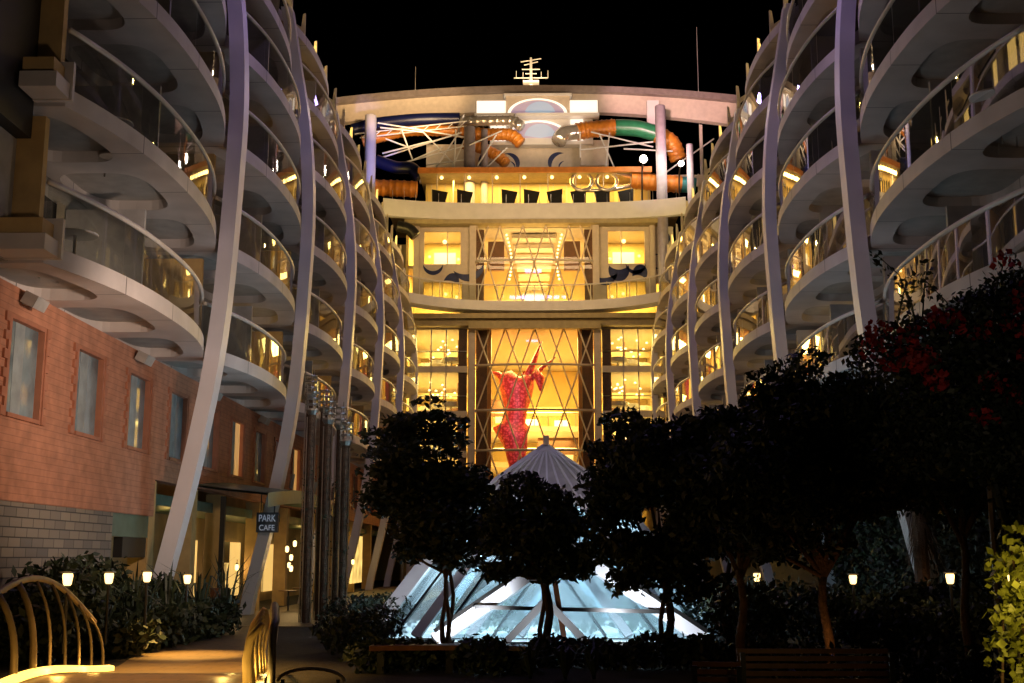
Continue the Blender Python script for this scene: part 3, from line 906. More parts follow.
for i, (x, z, ww, hh) in enumerate(((1.3, 11.1, 1.0, 0.6), (-3.3, 14.0, 0.9, 0.7), (3.0, 11.0, 0.7, 0.9), (1.2, 13.7, 1.2, 0.35))):
    m = MB(); m.box(FC + x - ww, 98, z - hh, FC + x + ww, 98.3, z + hh); m.build('dark_kiosk', M['brown'] if i != 3 else M['ochre'], at)
# core interior, upper hall: stage like ceiling, two lit curved strips, dark portals
m = MB(); m.box(FC - 4.4, 93, 19, FC + 4.4, 93.2, 25.15); m.build('hall_wall', M['yellowwall'], at)
m = MB()
for i in range(6):
    y0 = 84.5 + i * 1.35; z = 25.05 - i * 0.42
    m.box(FC - 1.6 + i * 0.1, y0, z - 0.30, FC + 1.6 - i * 0.1, y0 + 1.3, z)
m.build('stepped_ceiling', M['beige'], at)
for s in (-1, 1):
    m = MB()
    for i in range(13):
        t = i / 12
        m.ball((FC + s * (2.0 - 0.35 * math.sin(t * 2.6)), 84.2 + 0.1 * i, 24.9 - t * 3.0), 0.085)
    m.build('light_string', M['spark'], at)
    m = MB(); m.box(FC + s * 2.2, 86, 22.7, FC + s * 3.4, 86.3, 24.9); m.build('dark_portal', M['brown'], at)
    m = MB(); m.box(FC + s * 1.9, 92, 19.7, FC + s * 2.9, 92.4, 20.6); m.build('lit_panel', M['bridgeglow'], at)
m = MB(); m.box(FC - 0.9, 92.6, 21.9, FC + 0.9, 92.9, 22.4); m.build('lit_panel', M['bridgeglow'], at)
lamp('AREA', (FC, 87.5, 22.6), 1500, YEL, (FC, 88, 19), 5, size_y=5)
lamp('AREA', (FC, 85.2, 20.2), 500, (1, 0.66, 0.28), (FC, 89, 25), 4, size_y=1)
lamp('POINT', (FC, 89, 21.2), 350, YEL, size=0.4)
# open restaurant deck above the upper band
m = MB(); m.box(FC - 10.5, YF - 0.1, 26.3, FC + 10.5, 90, 26.5); m.build('floor', M['deck'], at)
m = MB(); m.box(FC - 8, 85.4, 26.5, FC + 8.6, 85.6, 29.14); m.build('deck_wall', M['yellowwall'], at)
m = MB(); m.box(FC - 8.3, YF - 0.2, 29.15, FC + 8.4, 90, 29.45); m.build('deck_roof', M['olive'], at)
m = MB(); m.box(FC - 8.35, YF - 0.4, 29.12, FC + 8.45, YF - 0.21, 29.5); m.build('roof_edge', M['orangelip'], at)
for i in range(8):
    x = FC - 7.0 + i * 2.0
    p = MB(); p.tube([(x, YF + 0.2, 26.5), (x, YF + 0.2, 29.15)], 0.05, 6); p.build('deck_post', M['beige'], at)
    p = MB(); p.ball((x + 0.3, YF + 0.5, 29.02), 0.13); p.build('ceiling_lamp', M['lampglow'], at)
lamp('AREA', (FC, 84.0, 29.05), 900, YEL, (FC, 84.6, 0), 14, size_y=1)
m = MB(); m.box(FC - 8.2, 87.6, 29.46, FC + 5.2, 88.0, 33.0); 
def cres2(cx, cz, r0, r1, a0, a1):
    N = 16; vs = []
    for i in range(N + 1):
        a = R(a0 + (a1 - a0) * i / N); th = math.sin(math.pi * i / N)
        vs += [(cx + r0 * math.cos(a), 87.592, cz + r0 * math.sin(a)), (cx + (r0 + (r1 - r0) * th) * math.cos(a), 87.592, cz + (r0 + (r1 - r0) * th) * math.sin(a))]
    m.add(vs, [(2 * i, 2 * i + 1, 2 * i + 3, 2 * i + 2) for i in range(N)], 1)
for cx, a0, a1 in ((-3.0, 90, 180), (-2.4, -25, 80), (2.4, 95, 200), (4.0, 20, 110)):
    cres2(FC + cx, 31.2, 1.05, 1.42, a0, a1)
    cres2(FC + cx + 0.25, 31.0, 0.7, 0.82, a0 + 20, a1 - 15)
m.build('mural_panel', [M['beige'], M['blue']], at)

# dark lounge seats on the open deck
def seat(x):
    b = MB()
    vs = [(x - 0.5, YF - 0.1, 26.5), (x + 0.3, YF - 0.1, 26.5), (x + 0.62, YF - 0.05, 27.75), (x - 0.55, YF - 0.05, 27.98),
          (x - 0.5, YF + 0.7, 26.5), (x + 0.3, YF + 0.7, 26.5), (x + 0.5, YF + 0.3, 27.75), (x - 0.5, YF + 0.3, 27.98)]
    b.add(vs, [(0, 1, 2, 3), (7, 6, 5, 4), (0, 4, 5, 1), (1, 5, 6, 2), (2, 6, 7, 3), (3, 7, 4, 0)])
    return b
s0 = None
for i, x in enumerate((-6.8, -5.0, -1.8, -0.2, 1.5, 3.2, 4.9, 6.6)):
    if s0 is None:
        s0 = seat(0).build('lounge_seat', M['darkmetal'], None, (0, YF + 0.3, 26.5))
        o = s0
    else:
        o = s0.copy(); col.objects.link(o)
    o.location = (FC + x, YF + 0.3, 26.5)
    if i >= 4: o.scale = (-1, 1, 1)
    tag(o, 'dark high-backed lounge seat on the golden open deck above the atrium', 'seat', 'lounge seats on the upper open deck')

# pendant lamps and tables in the side lounges
pend = None
rnd = random.Random(5)
for s, wd in ((-1, 'left'), (1, 'right')):
    for z in (8.6, 11.4, 14.5, 17.55):
        for j in range(22):
            x = FC + s * (5.3 + rnd.random() * 2.9); y = 84 + rnd.random() * 9; zz = z - 0.12 - rnd.random() * (0.5 if j % 3 else 1.6)
            if pend is None:
                b = MB(); b.lathe([(0.07, -0.05), (0.10, 0), (0.05, 0.07)], (0, 0, 0), 8)
                pend = b.build('pendant_lamp', M['spark']); o = pend
            else:
                o = pend.copy(); col.objects.link(o)
            o.location = (x, y, zz)
            tag(o, 'small glowing pendant lamp in the %s glazed lounge beside the atrium hall' % wd, 'lamp', 'pendant lamps in the %s lounge' % wd)
tb = None
for s, wd in ((-1, 'left'), (1, 'right')):
    for z in (9.15, 11.93, 15.09):
        for j in range(3):
            if tb is None:
                tb = empty('dining_table', (0, 0, 0), '', 'table')
                b = MB(); b.lathe([(0.06, 0), (0.06, 0.7)], (0, 0, 0), 8); b.build('leg', M['metal'], tb)
                b = MB(); b.lathe([(0.75, 0.45), (0.68, 0.74), (0.66, 0.76)], (0, 0, 0), 14); b.build('tablecloth', M['cloth'], tb)
                o = tb
            else: o = copy_tree(tb)
            o.location = (FC + s * (5.9 + j * 0.95), 84.2 + 1.3 * j, z)
            tag(o, 'round white-clothed table in the %s glazed lounge' % wd, 'table', 'tables in the %s lounge' % wd)

# red sculpture hanging in the hall
sc = empty('sculpture', (-1.0, 86, 7.5), 'tall red perforated sculpture like a swirling dress inside the atrium hall', 'sculpture')
prof = [(7.6, 0.45, -0.9), (8.6, 0.62, -1.0), (9.6, 0.85, -1.0), (10.3, 1.05, -1.15), (10.9, 1.25, -1.25), (11.2, 0.80, -1.1), (12.0, 0.72, -0.95), (13.0, 0.95, -0.95), (13.8, 1.15, -1.0), (14.4, 1.25, -1.05), (14.8, 1.05, -0.95), (15.0, 0.5, -0.8)]
b = MB(); rows = []
for z, r, cx in prof:
    rows.append([(cx + r * (1 + 0.10 * math.sin(3 * a + z) + 0.08 * math.sin(7 * a)) * math.cos(a), 86 + 0.7 * r * math.sin(a), z + 0.25 * math.sin(2 * a + 1)) for a in [2 * math.pi * k / 28 for k in range(29)]])
b.sheet(rows); b.build('body', M['redmesh'], sc, smooth=True)
b = MB(); b.tube([(-1.7, 86, 14.4), (-2.3, 85.9, 15.0), (-2.7, 85.9, 15.1)], [0.3, 0.2, 0.05], 8); b.tube([(-0.3, 86, 14.6), (0.3, 86, 15.8), (0.9, 85.8, 17.4)], [0.32, 0.22, 0.05], 8)
b.tube([(-0.1, 86, 14.4), (0.9, 85.9, 15.4), (1.9, 85.8, 16.2)], [0.25, 0.16, 0.04], 8); b.build('arm', M['redmesh'], sc, smooth=True)
b = MB(); b.tube([(0.5, 85.7, 15.3), (0.75, 85.7, 14.6), (0.8, 85.7, 13.7)], [0.12, 0.36, 0.08], 8); b.build('ribbon', M['redmesh'], sc, smooth=True)

lamp('AREA', (-0.8, 83.6, 12), 75, (1, 0.62, 0.66), (-1.0, 86, 11.8), 1.5, size_y=6)  # unseen pinkish lamp added to brighten the sculpture

# ================================================================== TOP DECK: BEAM, BRIDGE, MAST, SLIDES
bm = MB(); rows = []
N = 40
for i in range(N + 1):
    t = -1 + 2 * i / N; x = 0.6 + 15.6 * t
    zt = 37.55 - 0.75 * t * t; zb = zt - 1.95 - 0.35 * max(0, t) ** 2; y = 88 - 0.4 * (1 - t * t)
    rows.append([(x, y + 0.5, zb), (x, y, zb + 0.05), (x, y - 0.1, zt - 0.52), (x, y - 0.5, zt - 0.48), (x, y - 0.5, zt), (x, y + 1.4, zt), (x, y + 0.5, zb)])
bm.sheet([r[:3] for r in rows]); bm.sheet([r[2:6] for r in rows], 1); bm.sheet([r[5:] for r in rows]); bm.add(rows[0][:6], [(0, 1, 2, 3, 4, 5)]); bm.add(rows[-1][:6], [(0, 1, 2, 3, 4, 5)])
beam = bm.build('curved_beam', [M['beige'], M['beamlip']], None, (0.6, 88, 33))
tag(beam, 'long arched beige beam spanning the whole top of the far block', 'beam')

bd = empty('bridge_house', (0.8, 86.6, 32.6), 'white bridge house with arched blue windows above the mural', 'bridge house')
m = MB(); m.box(-2.95, 86.6, 32.6, 4.85, 87.4, 34.6); m.build('wall', M['white'], bd)
m = MB(); m.box(-4.1, 85.9, 34.62, 5.3, 86.8, 34.86); m.build('ledge', M['white'], bd)
m = MB(); m.box(-1.75, 86.3, 34.87, 3.1, 86.9, 36.35); m.build('upper_wall', M['beige'], bd)
for x0, x1 in ((-3.95, -1.76), (3.11, 5.2)):
    m = MB(); m.add([(x0, 86.2, 34.88), (x1, 86.2, 34.88), (x1, 86.2, 35.95), (x0, 86.2, 35.95), (x0, 86.4, 34.88), (x1, 86.4, 34.88), (x1, 86.4, 35.95), (x0, 86.4, 35.95)], [(0, 1, 2, 3), (0, 4, 5, 1), (1, 5, 6, 2), (2, 6, 7, 3), (3, 7, 4, 0)]); m.build('lit_panel', M['bridgeglow'], bd)
for x0, x1 in ((-2.9, -1.75), (3.15, 4.1)):
    m = MB(); m.box(x0, 86.5, 32.9, x1, 86.58, 34.55); m.build('lit_panel', M['bridgeglow'], bd)
def halfdisc(cx, cz, rx, rz, y, r_in=0.0, a0=0, a1=180):
    b = MB(); N = 20; vs = []
    for i in range(N + 1):
        a = R(a0 + (a1 - a0) * i / N)
        vs += [(cx + rx * r_in * math.cos(a), y, cz + rz * r_in * math.sin(a)), (cx + rx * math.cos(a), y, cz + rz * math.sin(a))]
    b.add(vs, [(2 * i, 2 * i + 1, 2 * i + 3, 2 * i + 2) for i in range(N)])
    return b
for cz, rx, rz, yy in ((34.9, 2.1, 1.1, 86.28), (33.1, 2.2, 1.25, 86.55)):
    wd = halfdisc(0.65, cz, rx, rz, yy).build('arched_window', M['domeviolet'], bd)
    halfdisc(0.85, cz, rx * 0.55, rz * 0.9, yy - 0.02, 0, 10, 170).build('pane', M['domeblue'], wd)
    halfdisc(0.65, cz, rx * 1.08, rz * 1.13, yy - 0.04, 0.9).build('frame', M['bridgeglow'], wd)
m = MB(); m.box(-1.9, 86.1, 36.36, 3.25, 87, 36.5); m.build('roof_lip', M['white'], bd)
lamp('AREA', (0.7, 82.5, 32.0), 90, (1, 0.80, 0.6), (0.7, 87, 34.5), 5, size_y=1)

ms = empty('mast', (0.2, 100, 40), 'pale radar mast with cross arms on top of the far block', 'mast')
m = MB(); m.tube([(0.2, 100, 38.2), (0.2, 100, 45.4)], [0.22, 0.10], 8); m.build('pole', M['beige'], ms)
for z, hw in ((42.6, 0.9), (43.5, 1.5), (43.9, 0.5), (44.3, 0.8), (44.7, 0.6), (45.0, 0.9)):
    m = MB(); m.bar((0.2 - hw, 100, z), (0.2 + hw, 100, z + (0.3 if z > 44.5 else 0)), 0.08, 0.08); m.build('cross_arm', M['beige'], ms)
for dx in (-1.3, -0.7, 0.9, 1.5):
    m = MB(); m.tube([(0.2 + dx, 100, 43.5), (0.2 + dx, 100, 43.9 + 0.2 * abs(dx))], 0.03, 4); m.build('aerial', M['beige'], ms)
m = MB(); m.box(-0.5, 99.5, 42.9, 0.9, 100.5, 43.1); m.build('platform', M['beige'], ms)
lamp('POINT', (0.4, 97.5, 42.2), 1300, (1, 0.78, 0.5), size=0.2)
for x, y, z0, z1, wd in ((-9.2, 92, 37, 41.2, 'left'), (13.7, 92, 29, 44.5, 'right')):
    b = MB(); b.tube([(x, y, z0), (x, y, z1)], [0.05, 0.02], 5); b.lathe([(0.12, 0), (0.12, 0.3)], (x, y, z0), 8)
    tag(b.build('antenna', M['greywall'], None, (x, y, z0)), 'thin whip antenna standing above the %s end of the arched beam' % wd, 'antenna')

def ribbed(m, pts, r, per=0.38, mi=0):
    """resampled tube with raised joints"""
    P = [Vector(p) for p in pts]; out = []; rs = []
    # catmull-rom resample
    def cr(p0, p1, p2, p3, t):
        return 0.5 * ((2 * p1) + (-p0 + p2) * t + (2 * p0 - 5 * p1 + 4 * p2 - p3) * t * t + (-p0 + 3 * p1 - 3 * p2 + p3) * t ** 3)
    dense = []
    for i in range(len(P) - 1):
        for k in range(24):
            dense.append(cr(P[max(i - 1, 0)], P[i], P[i + 1], P[min(i + 2, len(P) - 1)], k / 24))
    dense.append(P[-1])
    L = 0; last = dense[0]; nxt = 0
    for p in dense:
        L += (p - last).length; last = p
        ph = (L / per) % 1 if per else 0
        out.append(p); rs.append(r * (1.09 if ph < 0.3 else 1.0) if per else r)
    m.tube(out, rs, 14, mi)
    return m
sr = empty('water_slide', (7, 86, 29), 'big tube slide in orange and green curling over the right of the mural', 'slide')
ribbed(MB(), [(3.6, 85.8, 33.3), (4.6, 86, 33.55), (6.5, 86, 33.7)], 0.62).build('tube_section', M['sl_orange'], sr, smooth=True)
ribbed(MB(), [(6.5, 86, 33.7), (8.2, 86, 33.6), (9.7, 86, 33.15)], 0.62, 0).build('tube_section', M['sl_green'], sr, smooth=True)
ribbed(MB(), [(9.7, 86, 33.15), (10.7, 86, 32.4), (11.2, 86.2, 31.2)], 0.62).build('tube_section', M['sl_orange'], sr, smooth=True)
ribbed(MB(), [(3.6, 85.8, 33.3), (2.6, 85.4, 33.0), (2.2, 85.0, 32.3)], 0.58, 0).build('clear_section', M['chrome'], sr, smooth=True)
s2 = empty('water_slide', (9, 84, 27), 'short ribbed orange slide with a teal end at the right edge of the deck', 'slide')
ribbed(MB(), [(7.4, 83.4, 28.75), (9.2, 83.4, 28.55), (11.0, 83.4, 28.4)], 0.60).build('tube_section', M['sl_orange'], s2, smooth=True)
ribbed(MB(), [(11.0, 83.4, 28.4), (11.5, 83.4, 28.36), (12, 83.4, 28.3)], 0.58, 0).build('tube_section', M['sl_teal'], s2, smooth=True)
b = MB()
for cx in (3.8, 5.6):
    b.tube([(cx + 0.75 * math.cos(a), 83.2 + 0.3 * math.sin(a), 28.6 + 0.75 * math.sin(a)) for a in [2 * math.pi * k / 20 for k in range(21)]], 0.13, 7, caps=False)
b.tube([(3.8, 83.1, 29.35), (5.6, 83.1, 29.35), (7.4, 83.3, 29.0)], 0.16, 8); b.tube([(3.8, 83.1, 27.9), (5.6, 83.2, 27.9), (7.4, 83.3, 28.3)], 0.16, 8)
b.build('clear_section', M['chrome'], s2, smooth=True)
s3 = empty('water_slide', (-9, 86, 30), 'dark blue tube slide below the left half of the arched beam', 'slide')
ribbed(MB(), [(-13.3, 86, 33.6), (-11.4, 86, 34.1), (-8.4, 86, 34.4), (-5.2, 86, 34.45)], 0.47, 0).build('tube_section', M['sl_blue'], s3, smooth=True)
ribbed(MB(), [(-12.6, 86.6, 32.9), (-9.5, 86.6, 33.7), (-6.8, 86.6, 33.75), (-5.0, 86.6, 33.6)], 0.42).build('tube_section', M['sl_orange'], s3, smooth=True)
b = MB()
for cx in (-5.1, -1.2):
    b.tube([(cx + 0.2 * math.cos(a), 86 + 0.72 * math.sin(a), 34.0 + 0.72 * math.cos(a)) for a in [2 * math.pi * k / 16 for k in range(17)]], 0.12, 6, caps=False)
b.build('clear_section', M['chrome'], s3)
ribbed(MB(), [(-5.0, 85.9, 34.2), (-3.0, 85.8, 34.2), (-1.2, 85.6, 34.1), (-0.6, 85.2, 33.5)], 0.40, 0.5).build('clear_section', M['chrome'], s3, smooth=True)
ribbed(MB(), [(-5.0, 85.4, 33.2), (-3.2, 85.4, 33.0), (-1.4, 85.3, 32.9), (-0.6, 85.2, 32.2)], 0.45).build('tube_section', M['sl_orange'], s3, smooth=True)
s4 = empty('water_slide', (-9.5, 84, 29), 'short dark blue slide bend beside the left violet pylon', 'slide')
ribbed(MB(), [(-11.2, 84, 30.5), (-9.8, 84, 30.0), (-8.6, 84, 29.9), (-8.0, 84, 29.2)], 0.46, 0).build('tube_section', M['sl_blue'], s4, smooth=True)
s5 = empty('water_slide', (-9.5, 84, 27), 'short orange slide end beneath the dark blue bend on the left', 'slide')
ribbed(MB(), [(-11.6, 83.2, 28.2), (-9.8, 83.2, 28.15), (-8.1, 83.2, 28.05)], 0.58, 0.5).build('tube_section', M['sl_orange'], s5, smooth=True)
s6 = empty('water_slide', (-8.2, 82, 24), 'black curled slide end between the left rib and the atrium window', 'slide')
ribbed(MB(), [(-9.3, 81.8, 24.9), (-8.5, 81.8, 24.7), (-8.0, 81.8, 24.2)], 0.42, 0).build('tube_section', M['darkmetal'], s6, smooth=True)
# little loops of the slide in the middle
s7 = empty('water_slide', (0.5, 87, 33), 'clear looped tube slide in front of the bridge house', 'slide')
b = MB()
for cx, cz in ((-0.2, 34.0), (0.6, 33.6), (1.6, 33.8)):
    b.tube([(cx + 0.62 * math.cos(a), 87 + 0.2 * math.sin(a), cz + 0.62 * math.sin(a)) for a in [2 * math.pi * k / 20 for k in range(21)]], 0.14, 7, caps=False)
b.tube([(-0.2, 87, 33.4), (0.8, 86.9, 33.0), (2.0, 86.9, 33.3)], 0.2, 8)
b.build('loop', M['chrome'], s7, smooth=True)

b = MB(); b.tube([(-13.0, 85.2, 33.0), (-4.6, 85.0, 33.9)], 0.05, 5); b.tube([(-12.6, 85.2, 32.7), (-4.6, 85.0, 33.5)], 0.05, 5)
for k in range(9): b.tube([(-12.4 + k * 0.9, 85.15, 32.75 + k * 0.09), (-12.0 + k * 0.9, 85.15, 33.1 + k * 0.095)], 0.035, 4)
tag(b.build('walkway_truss', M['white'], None, (-9, 85, 33)), 'long slender white walkway truss crossing under the dark blue slide', 'truss')
s8 = empty('water_slide', (-8.5, 82.9, 30.6), 'coiled orange slide section behind the white left truss', 'slide')
ribbed(MB(), [(-4.9, 86.2, 32.6), (-3.6, 86.2, 32.2), (-2.4, 86.2, 31.6), (-1.7, 86.0, 30.9)], 0.42).build('tube_section', M['sl_orange'], s8, smooth=True)
for i, y in enumerate((85.38,)):
    for k in range(17):
        x = FC - 7.6 + k * 1.0
        b = MB(); b.box(x, y - 0.03, 26.5, x + 0.06, y + 0.01, 29.1); b.build('window_mullion', M['beige'], at)
    for k in range(4):
        b = MB(); b.box(FC - 5.9 + k * 3.6, y - 0.05, 26.5, FC - 4.9 + k * 3.6, y, 28.6); b.build('deck_door', M['ochre'], at)
for k in range(26):
    x = FC - 10 + k * 0.8
    b = MB(); b.tube([(x, 82.05 - 1.4 * abs((x - FC) / 10.6) ** 3 + 0.55, 26.7), (x, 82.05 - 1.4 * abs((x - FC) / 10.6) ** 3 + 0.55, 27.45)], 0.02, 4); b.build('rail_post', M['metal'], at)
# pylons and struts
for x, z0, z1, r, lb in ((-11.4, 20, 33.3, 0.42, 'round violet-lit pylon at the left end of the slide deck'),
                         (9.45, 19.6, 33.9, 0.38, 'round violet-lit pylon in front of the right slides'),
                         (-4.4, 26.5, 33.4, 0.42, 'pale slide pylon at the left of the mural'),
                         (11.5, 25.5, 31.0, 0.25, 'slim pale post beneath the right orange slide bend'),
                         (-3.3, 26.5, 33.2, 0.25, 'slim pale post right of the pale slide pylon')):
    b = MB(); b.lathe([(r * 1.3, 0), (r * 1.3, 0.15), (r, 0.2), (r, z1 - z0 - 0.05), (r * 0.9, z1 - z0)], (x, 82.2 if abs(x) > 9 else 85, z0), 18)
    tag(b.build('pylon', M['white'] if x < -9 else M['pylon'], None, (x, 82.2 if abs(x) > 9 else 85, z0), True), lb, 'pylon')
tr = empty('slide_truss', (-8.5, 85, 29.5), 'white tubular truss holding the left blue slides', 'truss')
for a, c in (((-11.2, 84.5, 33.6), (-4.6, 85, 32.6)), ((-11.0, 84.4, 33.2), (-7.8, 84.6, 32.9)), ((-11.2, 84.5, 30.8), (-5.0, 85, 33.0)), ((-9.0, 84.6, 30.6), (-4.6, 85, 32.0)),
             ((-7.4, 85, 29.5), (-5.2, 85, 33)), ((-6.0, 85, 29.5), (-4.8, 85, 32.4)), ((-8, 85, 33.2), (-5.6, 85, 30.6)), ((-10.6, 84.6, 32.4), (-8.6, 84.6, 31.6)), ((-7.6, 85, 30.5), (-4.6, 85, 30.9)), ((-10.8, 84.4, 31.2), (-7.2, 84.6, 32.2)), ((-10.2, 84.4, 29.9), (-6.4, 84.8, 31.8)), ((-9.4, 84.5, 33.0), (-8.6, 84.6, 30.8)), ((-5.6, 84.4, 26.6), (-5.4, 84.4, 33)), ((-3.9, 84.4, 30), (-2.4, 84.4, 32.6)), ((-3.6, 84.4, 29.6), (-1.6, 84.4, 31.6)), ((-4.4, 84.4, 31.8), (-2.0, 84.4, 32.9))):
    b = MB(); b.tube([a, c], 0.06, 6); b.build('strut', M['white'], tr)
b = MB(); b.box(-8.2, 86.2, 29.5, -4.6, 86.5, 30.4); b.add([(-7.6, 86.1, 30.4), (-4.6, 86.1, 30.9), (-4.6, 86.1, 32.0), (-5.4, 86.1, 32.1)], [(0, 1, 2, 3)]); b.build('parapet', M['beige'], tr)
t2 = empty('slide_truss', (8, 85, 29.5), 'white tubular truss under the right green slide', 'truss')
for a, c in (((3.8, 85, 31.6), (9.2, 85, 32.2)), ((4.6, 85, 33.0), (9.2, 85, 31.8)), ((5.2, 85.2, 33.0), (6.6, 85.2, 29.6)), ((6.0, 85.2, 33.0), (5.6, 85.2, 29.6)), ((9.4, 84.4, 29.2), (13.6, 84.4, 32.2)), ((7.0, 84.8, 31.6), (10.6, 84.8, 31.4)), ((3.8, 85, 31), (3.8, 85, 33))):
    b = MB(); b.tube([a, c], 0.06, 6); b.build('strut', M['white'], t2)
b = MB(); b.box(5.3, 87.0, 29.46, 13.6, 87.3, 30.3); b.build('parapet', M['beige'], t2)
b = MB(); b.box(3.9, 86.8, 31.0, 6.0, 87.2, 33.0); b.build('platform', M['beige'], t2)
# pylon block in front of the beam on the right
b = MB(); b.box(8.95, 86.4, 33.7, 9.85, 86.9, 36.0); tag(b.build('hoist_post', M['white'], None, (9.4, 86.6, 33.7)), 'short square post in front of the right part of the arched beam', 'post')
# right end masts and posts on the parapet
b = MB(); b.tube([(13.2, 88, 26), (13.2, 88, 34.6)], 0.13, 8); b.box(12.9, 87.8, 28.6, 13.5, 88.2, 30.2)
tag(b.build('signal_post', M['beige'], None, (13.2, 88, 26)), 'thin pale post below the right end of the arched beam', 'post')

for x, z, r, lb in ((8.1, 29.65, 0.27, 'brighter white floodlight left of the right violet pylon'), (10.75, 29.3, 0.20, 'smaller white floodlight right of the violet pylon')):
    f = empty('floodlight', (x, 81.4, z), lb, 'floodlight')
    b = MB(); b.ball((x, 81.4, z), r, 0, 14); b.build('bulb', M['lampwhite'], f, smooth=True)
    b = MB(); b.tube([(x, 81.75, z), (x, 82.6, z - 0.5), (x, 83, 26.6)], 0.06, 6); b.lathe([(r * 1.2, 0), (r * 1.2, 0.1)], (x, 81.75, z - 0.05), 10); b.build('bracket', M['darkmetal'], f)
    lamp('POINT', (x, 80.9, z + 0.1), 210 * r / 0.27, (1, 0.86, 0.66), size=0.25)

# ================================================================== CRYSTAL CANOPY
CX0, CY0, AZ, HB = 0.45, 33.0, 4.95, 4.25
py = empty('crystal_canopy', (CX0, CY0, 0), 'glowing blue-white glass pyramid skylight in the middle of the garden', 'skylight')
cor = [(CX0 - HB, CY0 - HB + 0.2), (CX0 + HB, CY0 - HB + 0.2), (CX0 + HB, CY0 + HB), (CX0 - HB, CY0 + HB)]
apex = Vector((CX0, CY0, AZ))
RH, RZ = 1.85, 3.4
ring = [(CX0 - RH, CY0 - RH), (CX0 + RH, CY0 - RH), (CX0 + RH, CY0 + RH), (CX0 - RH, CY0 + RH)]
def onface(i, u, v):
    a = Vector((*cor[i], 0.05)); c = Vector((*cor[(i + 1) % 4], 0.05))
    e = Vector((*ring[i], RZ)); f = Vector((*ring[(i + 1) % 4], RZ))
    return (a + (c - a) * u) * (1 - v) + (e + (f - e) * u) * v
for i in range(4):
    m = MB()
    m.sheet([[onface(i, k / 8, v / 6) for k in range(9)] for v in range(7)])
    m.build('glass_face', M['pyrglass'], py)
    # overhanging cap with standing seams
    e = Vector((*ring[i], RZ)); f = Vector((*ring[(i + 1) % 4], RZ)); ctr = Vector((CX0, CY0, RZ))
    e = ctr + (e - ctr) * 1.10 + Vector((0, 0, -0.05)); f = ctr + (f - ctr) * 1.10 + Vector((0, 0, -0.05))
    m = MB(); m.add([e, f, apex], [(0, 1, 2)]); m.add([e, f, f + Vector((0, 0, -0.14)), e + Vector((0, 0, -0.14))], [(0, 1, 2, 3)])
    cn_ = (f - e).cross(apex - e).normalized()
    m.build('metal_roofing', M['pyrtop'], py)
    for k in range(0, 10):
        p = e + (f - e) * (k / 10)
        sm = MB(); sm.bar(p + cn_ * 0.02, p + (apex - p) * 0.97 + cn_ * 0.02, 0.05 if k else 0.12, 0.07, cn_); sm.build('seam', M['pyrframe'], py)
    nrm = (onface(i, 1, 0) - onface(i, 0, 0)).cross(onface(i, 0.5, 1) - onface(i, 0, 0)).normalized()
    m = MB(); m.bar(onface(i, 0, 0), onface(i, 0, 1.0), 0.34, 0.16, nrm); m.build('ridge_beam', M['pyrframe'], py)
    rv = [onface(i, 0, 1) - onface(i, 0, 0), onface(i, 1, 1) - onface(i, 1, 0)]
    for k, (u, ww) in enumerate(((0.07, 0.06), (0.13, 0.24), (0.20, 0.06), (0.28, 0.20), (0.345, 0.05), (0.42, 0.16))):
        for sd in (0, 1):
            p0 = onface(i, u if sd == 0 else 1 - u, 0)
            p1 = p0 + rv[sd] * min(1.0, (HB - 2 * HB * u) / (HB - RH))
            m = MB(); m.bar(p0 + nrm * (0.05 + 0.006 * k), p1 + nrm * (0.05 + 0.006 * k), ww, 0.10, nrm); m.build('rafter', M['pyrframe'] if ww > 0.1 else M['darkmetal'], py)
    for v in (0.5,):
        m = MB(); m.bar(onface(i, 0, v) + nrm * 0.03, onface(i, 1, v) + nrm * 0.03, 0.08, 0.08, nrm); m.build('purlin', M['darkmetal'], py)
# front gable leaning on the pyramid
gy = CY0 - HB - 1.0
ga = Vector((CX0 + 0.45, gy + 0.7, 2.1)); gl_ = Vector((CX0 - 2.6, gy, 0.05)); gr_ = Vector((CX0 + 3.5, gy, 0.05)); gb = Vector((CX0 + 0.3, CY0 - 1.6, 2.6))
for a, c in ((gl_, gb), (gr_, gb)):
    m = MB(); m.add([ga, a, Vector((a[0], a[1] + 2.4, 0.4)), gb], [(0, 1, 2, 3)]); m.build('glass_face', M['pyrglass'], py)
for a in (gl_, gr_):
    m = MB(); m.bar(a, ga, 0.30, 0.34, (0, -1, 0.2)); m.build('ridge_beam', M['pyrframe'], py)
    m = MB(); m.bar(a + Vector((0, -0.1, 0.22)), ga + Vector((0, -0.1, 0.22)), 0.09, 0.08, (0, -1, 0.2)); m.build('rafter', M['darkmetal'], py)
m = MB(); m.add([gl_ + Vector((0.2, 0.1, 0)), gr_ + Vector((-0.2, 0.1, 0)), ga + Vector((0, 0.1, -0.1))], [(0, 1, 2)]); m.build('glass_face', M['pyrglass'], py)
m = MB(); m.bar(gl_ + Vector((0.9, -0.02, 0.75)), gr_ + Vector((-0.95, -0.02, 0.65)), 0.09, 0.1, (0, -1, 0)); m.build('purlin', M['darkmetal'], py)
for dx in (-0.95, 0.95):
    m = MB(); m.bar((CX0 - 0.1 + dx, gy - 0.4, 0.0), (CX0 - 0.1, gy - 0.35, 0.95), 0.16, 0.2, (0, -1, 0)); m.build('porch_beam', M['pyrframe'], py)
m = MB(); m.bar((CX0 + 0.32, gy - 0.5, 0), (CX0 - 0.02, gy + 0.2, 2.2), 0.12, 0.12, (0, -1, 0)); m.build('prop', M['wood'], py)
m = MB(); m.box(CX0 - 0.08, CY0 - 0.08, AZ - 0.3, CX0 + 0.08, CY0 + 0.08, AZ + 0.25); m.build('finial', M['wood'], py)
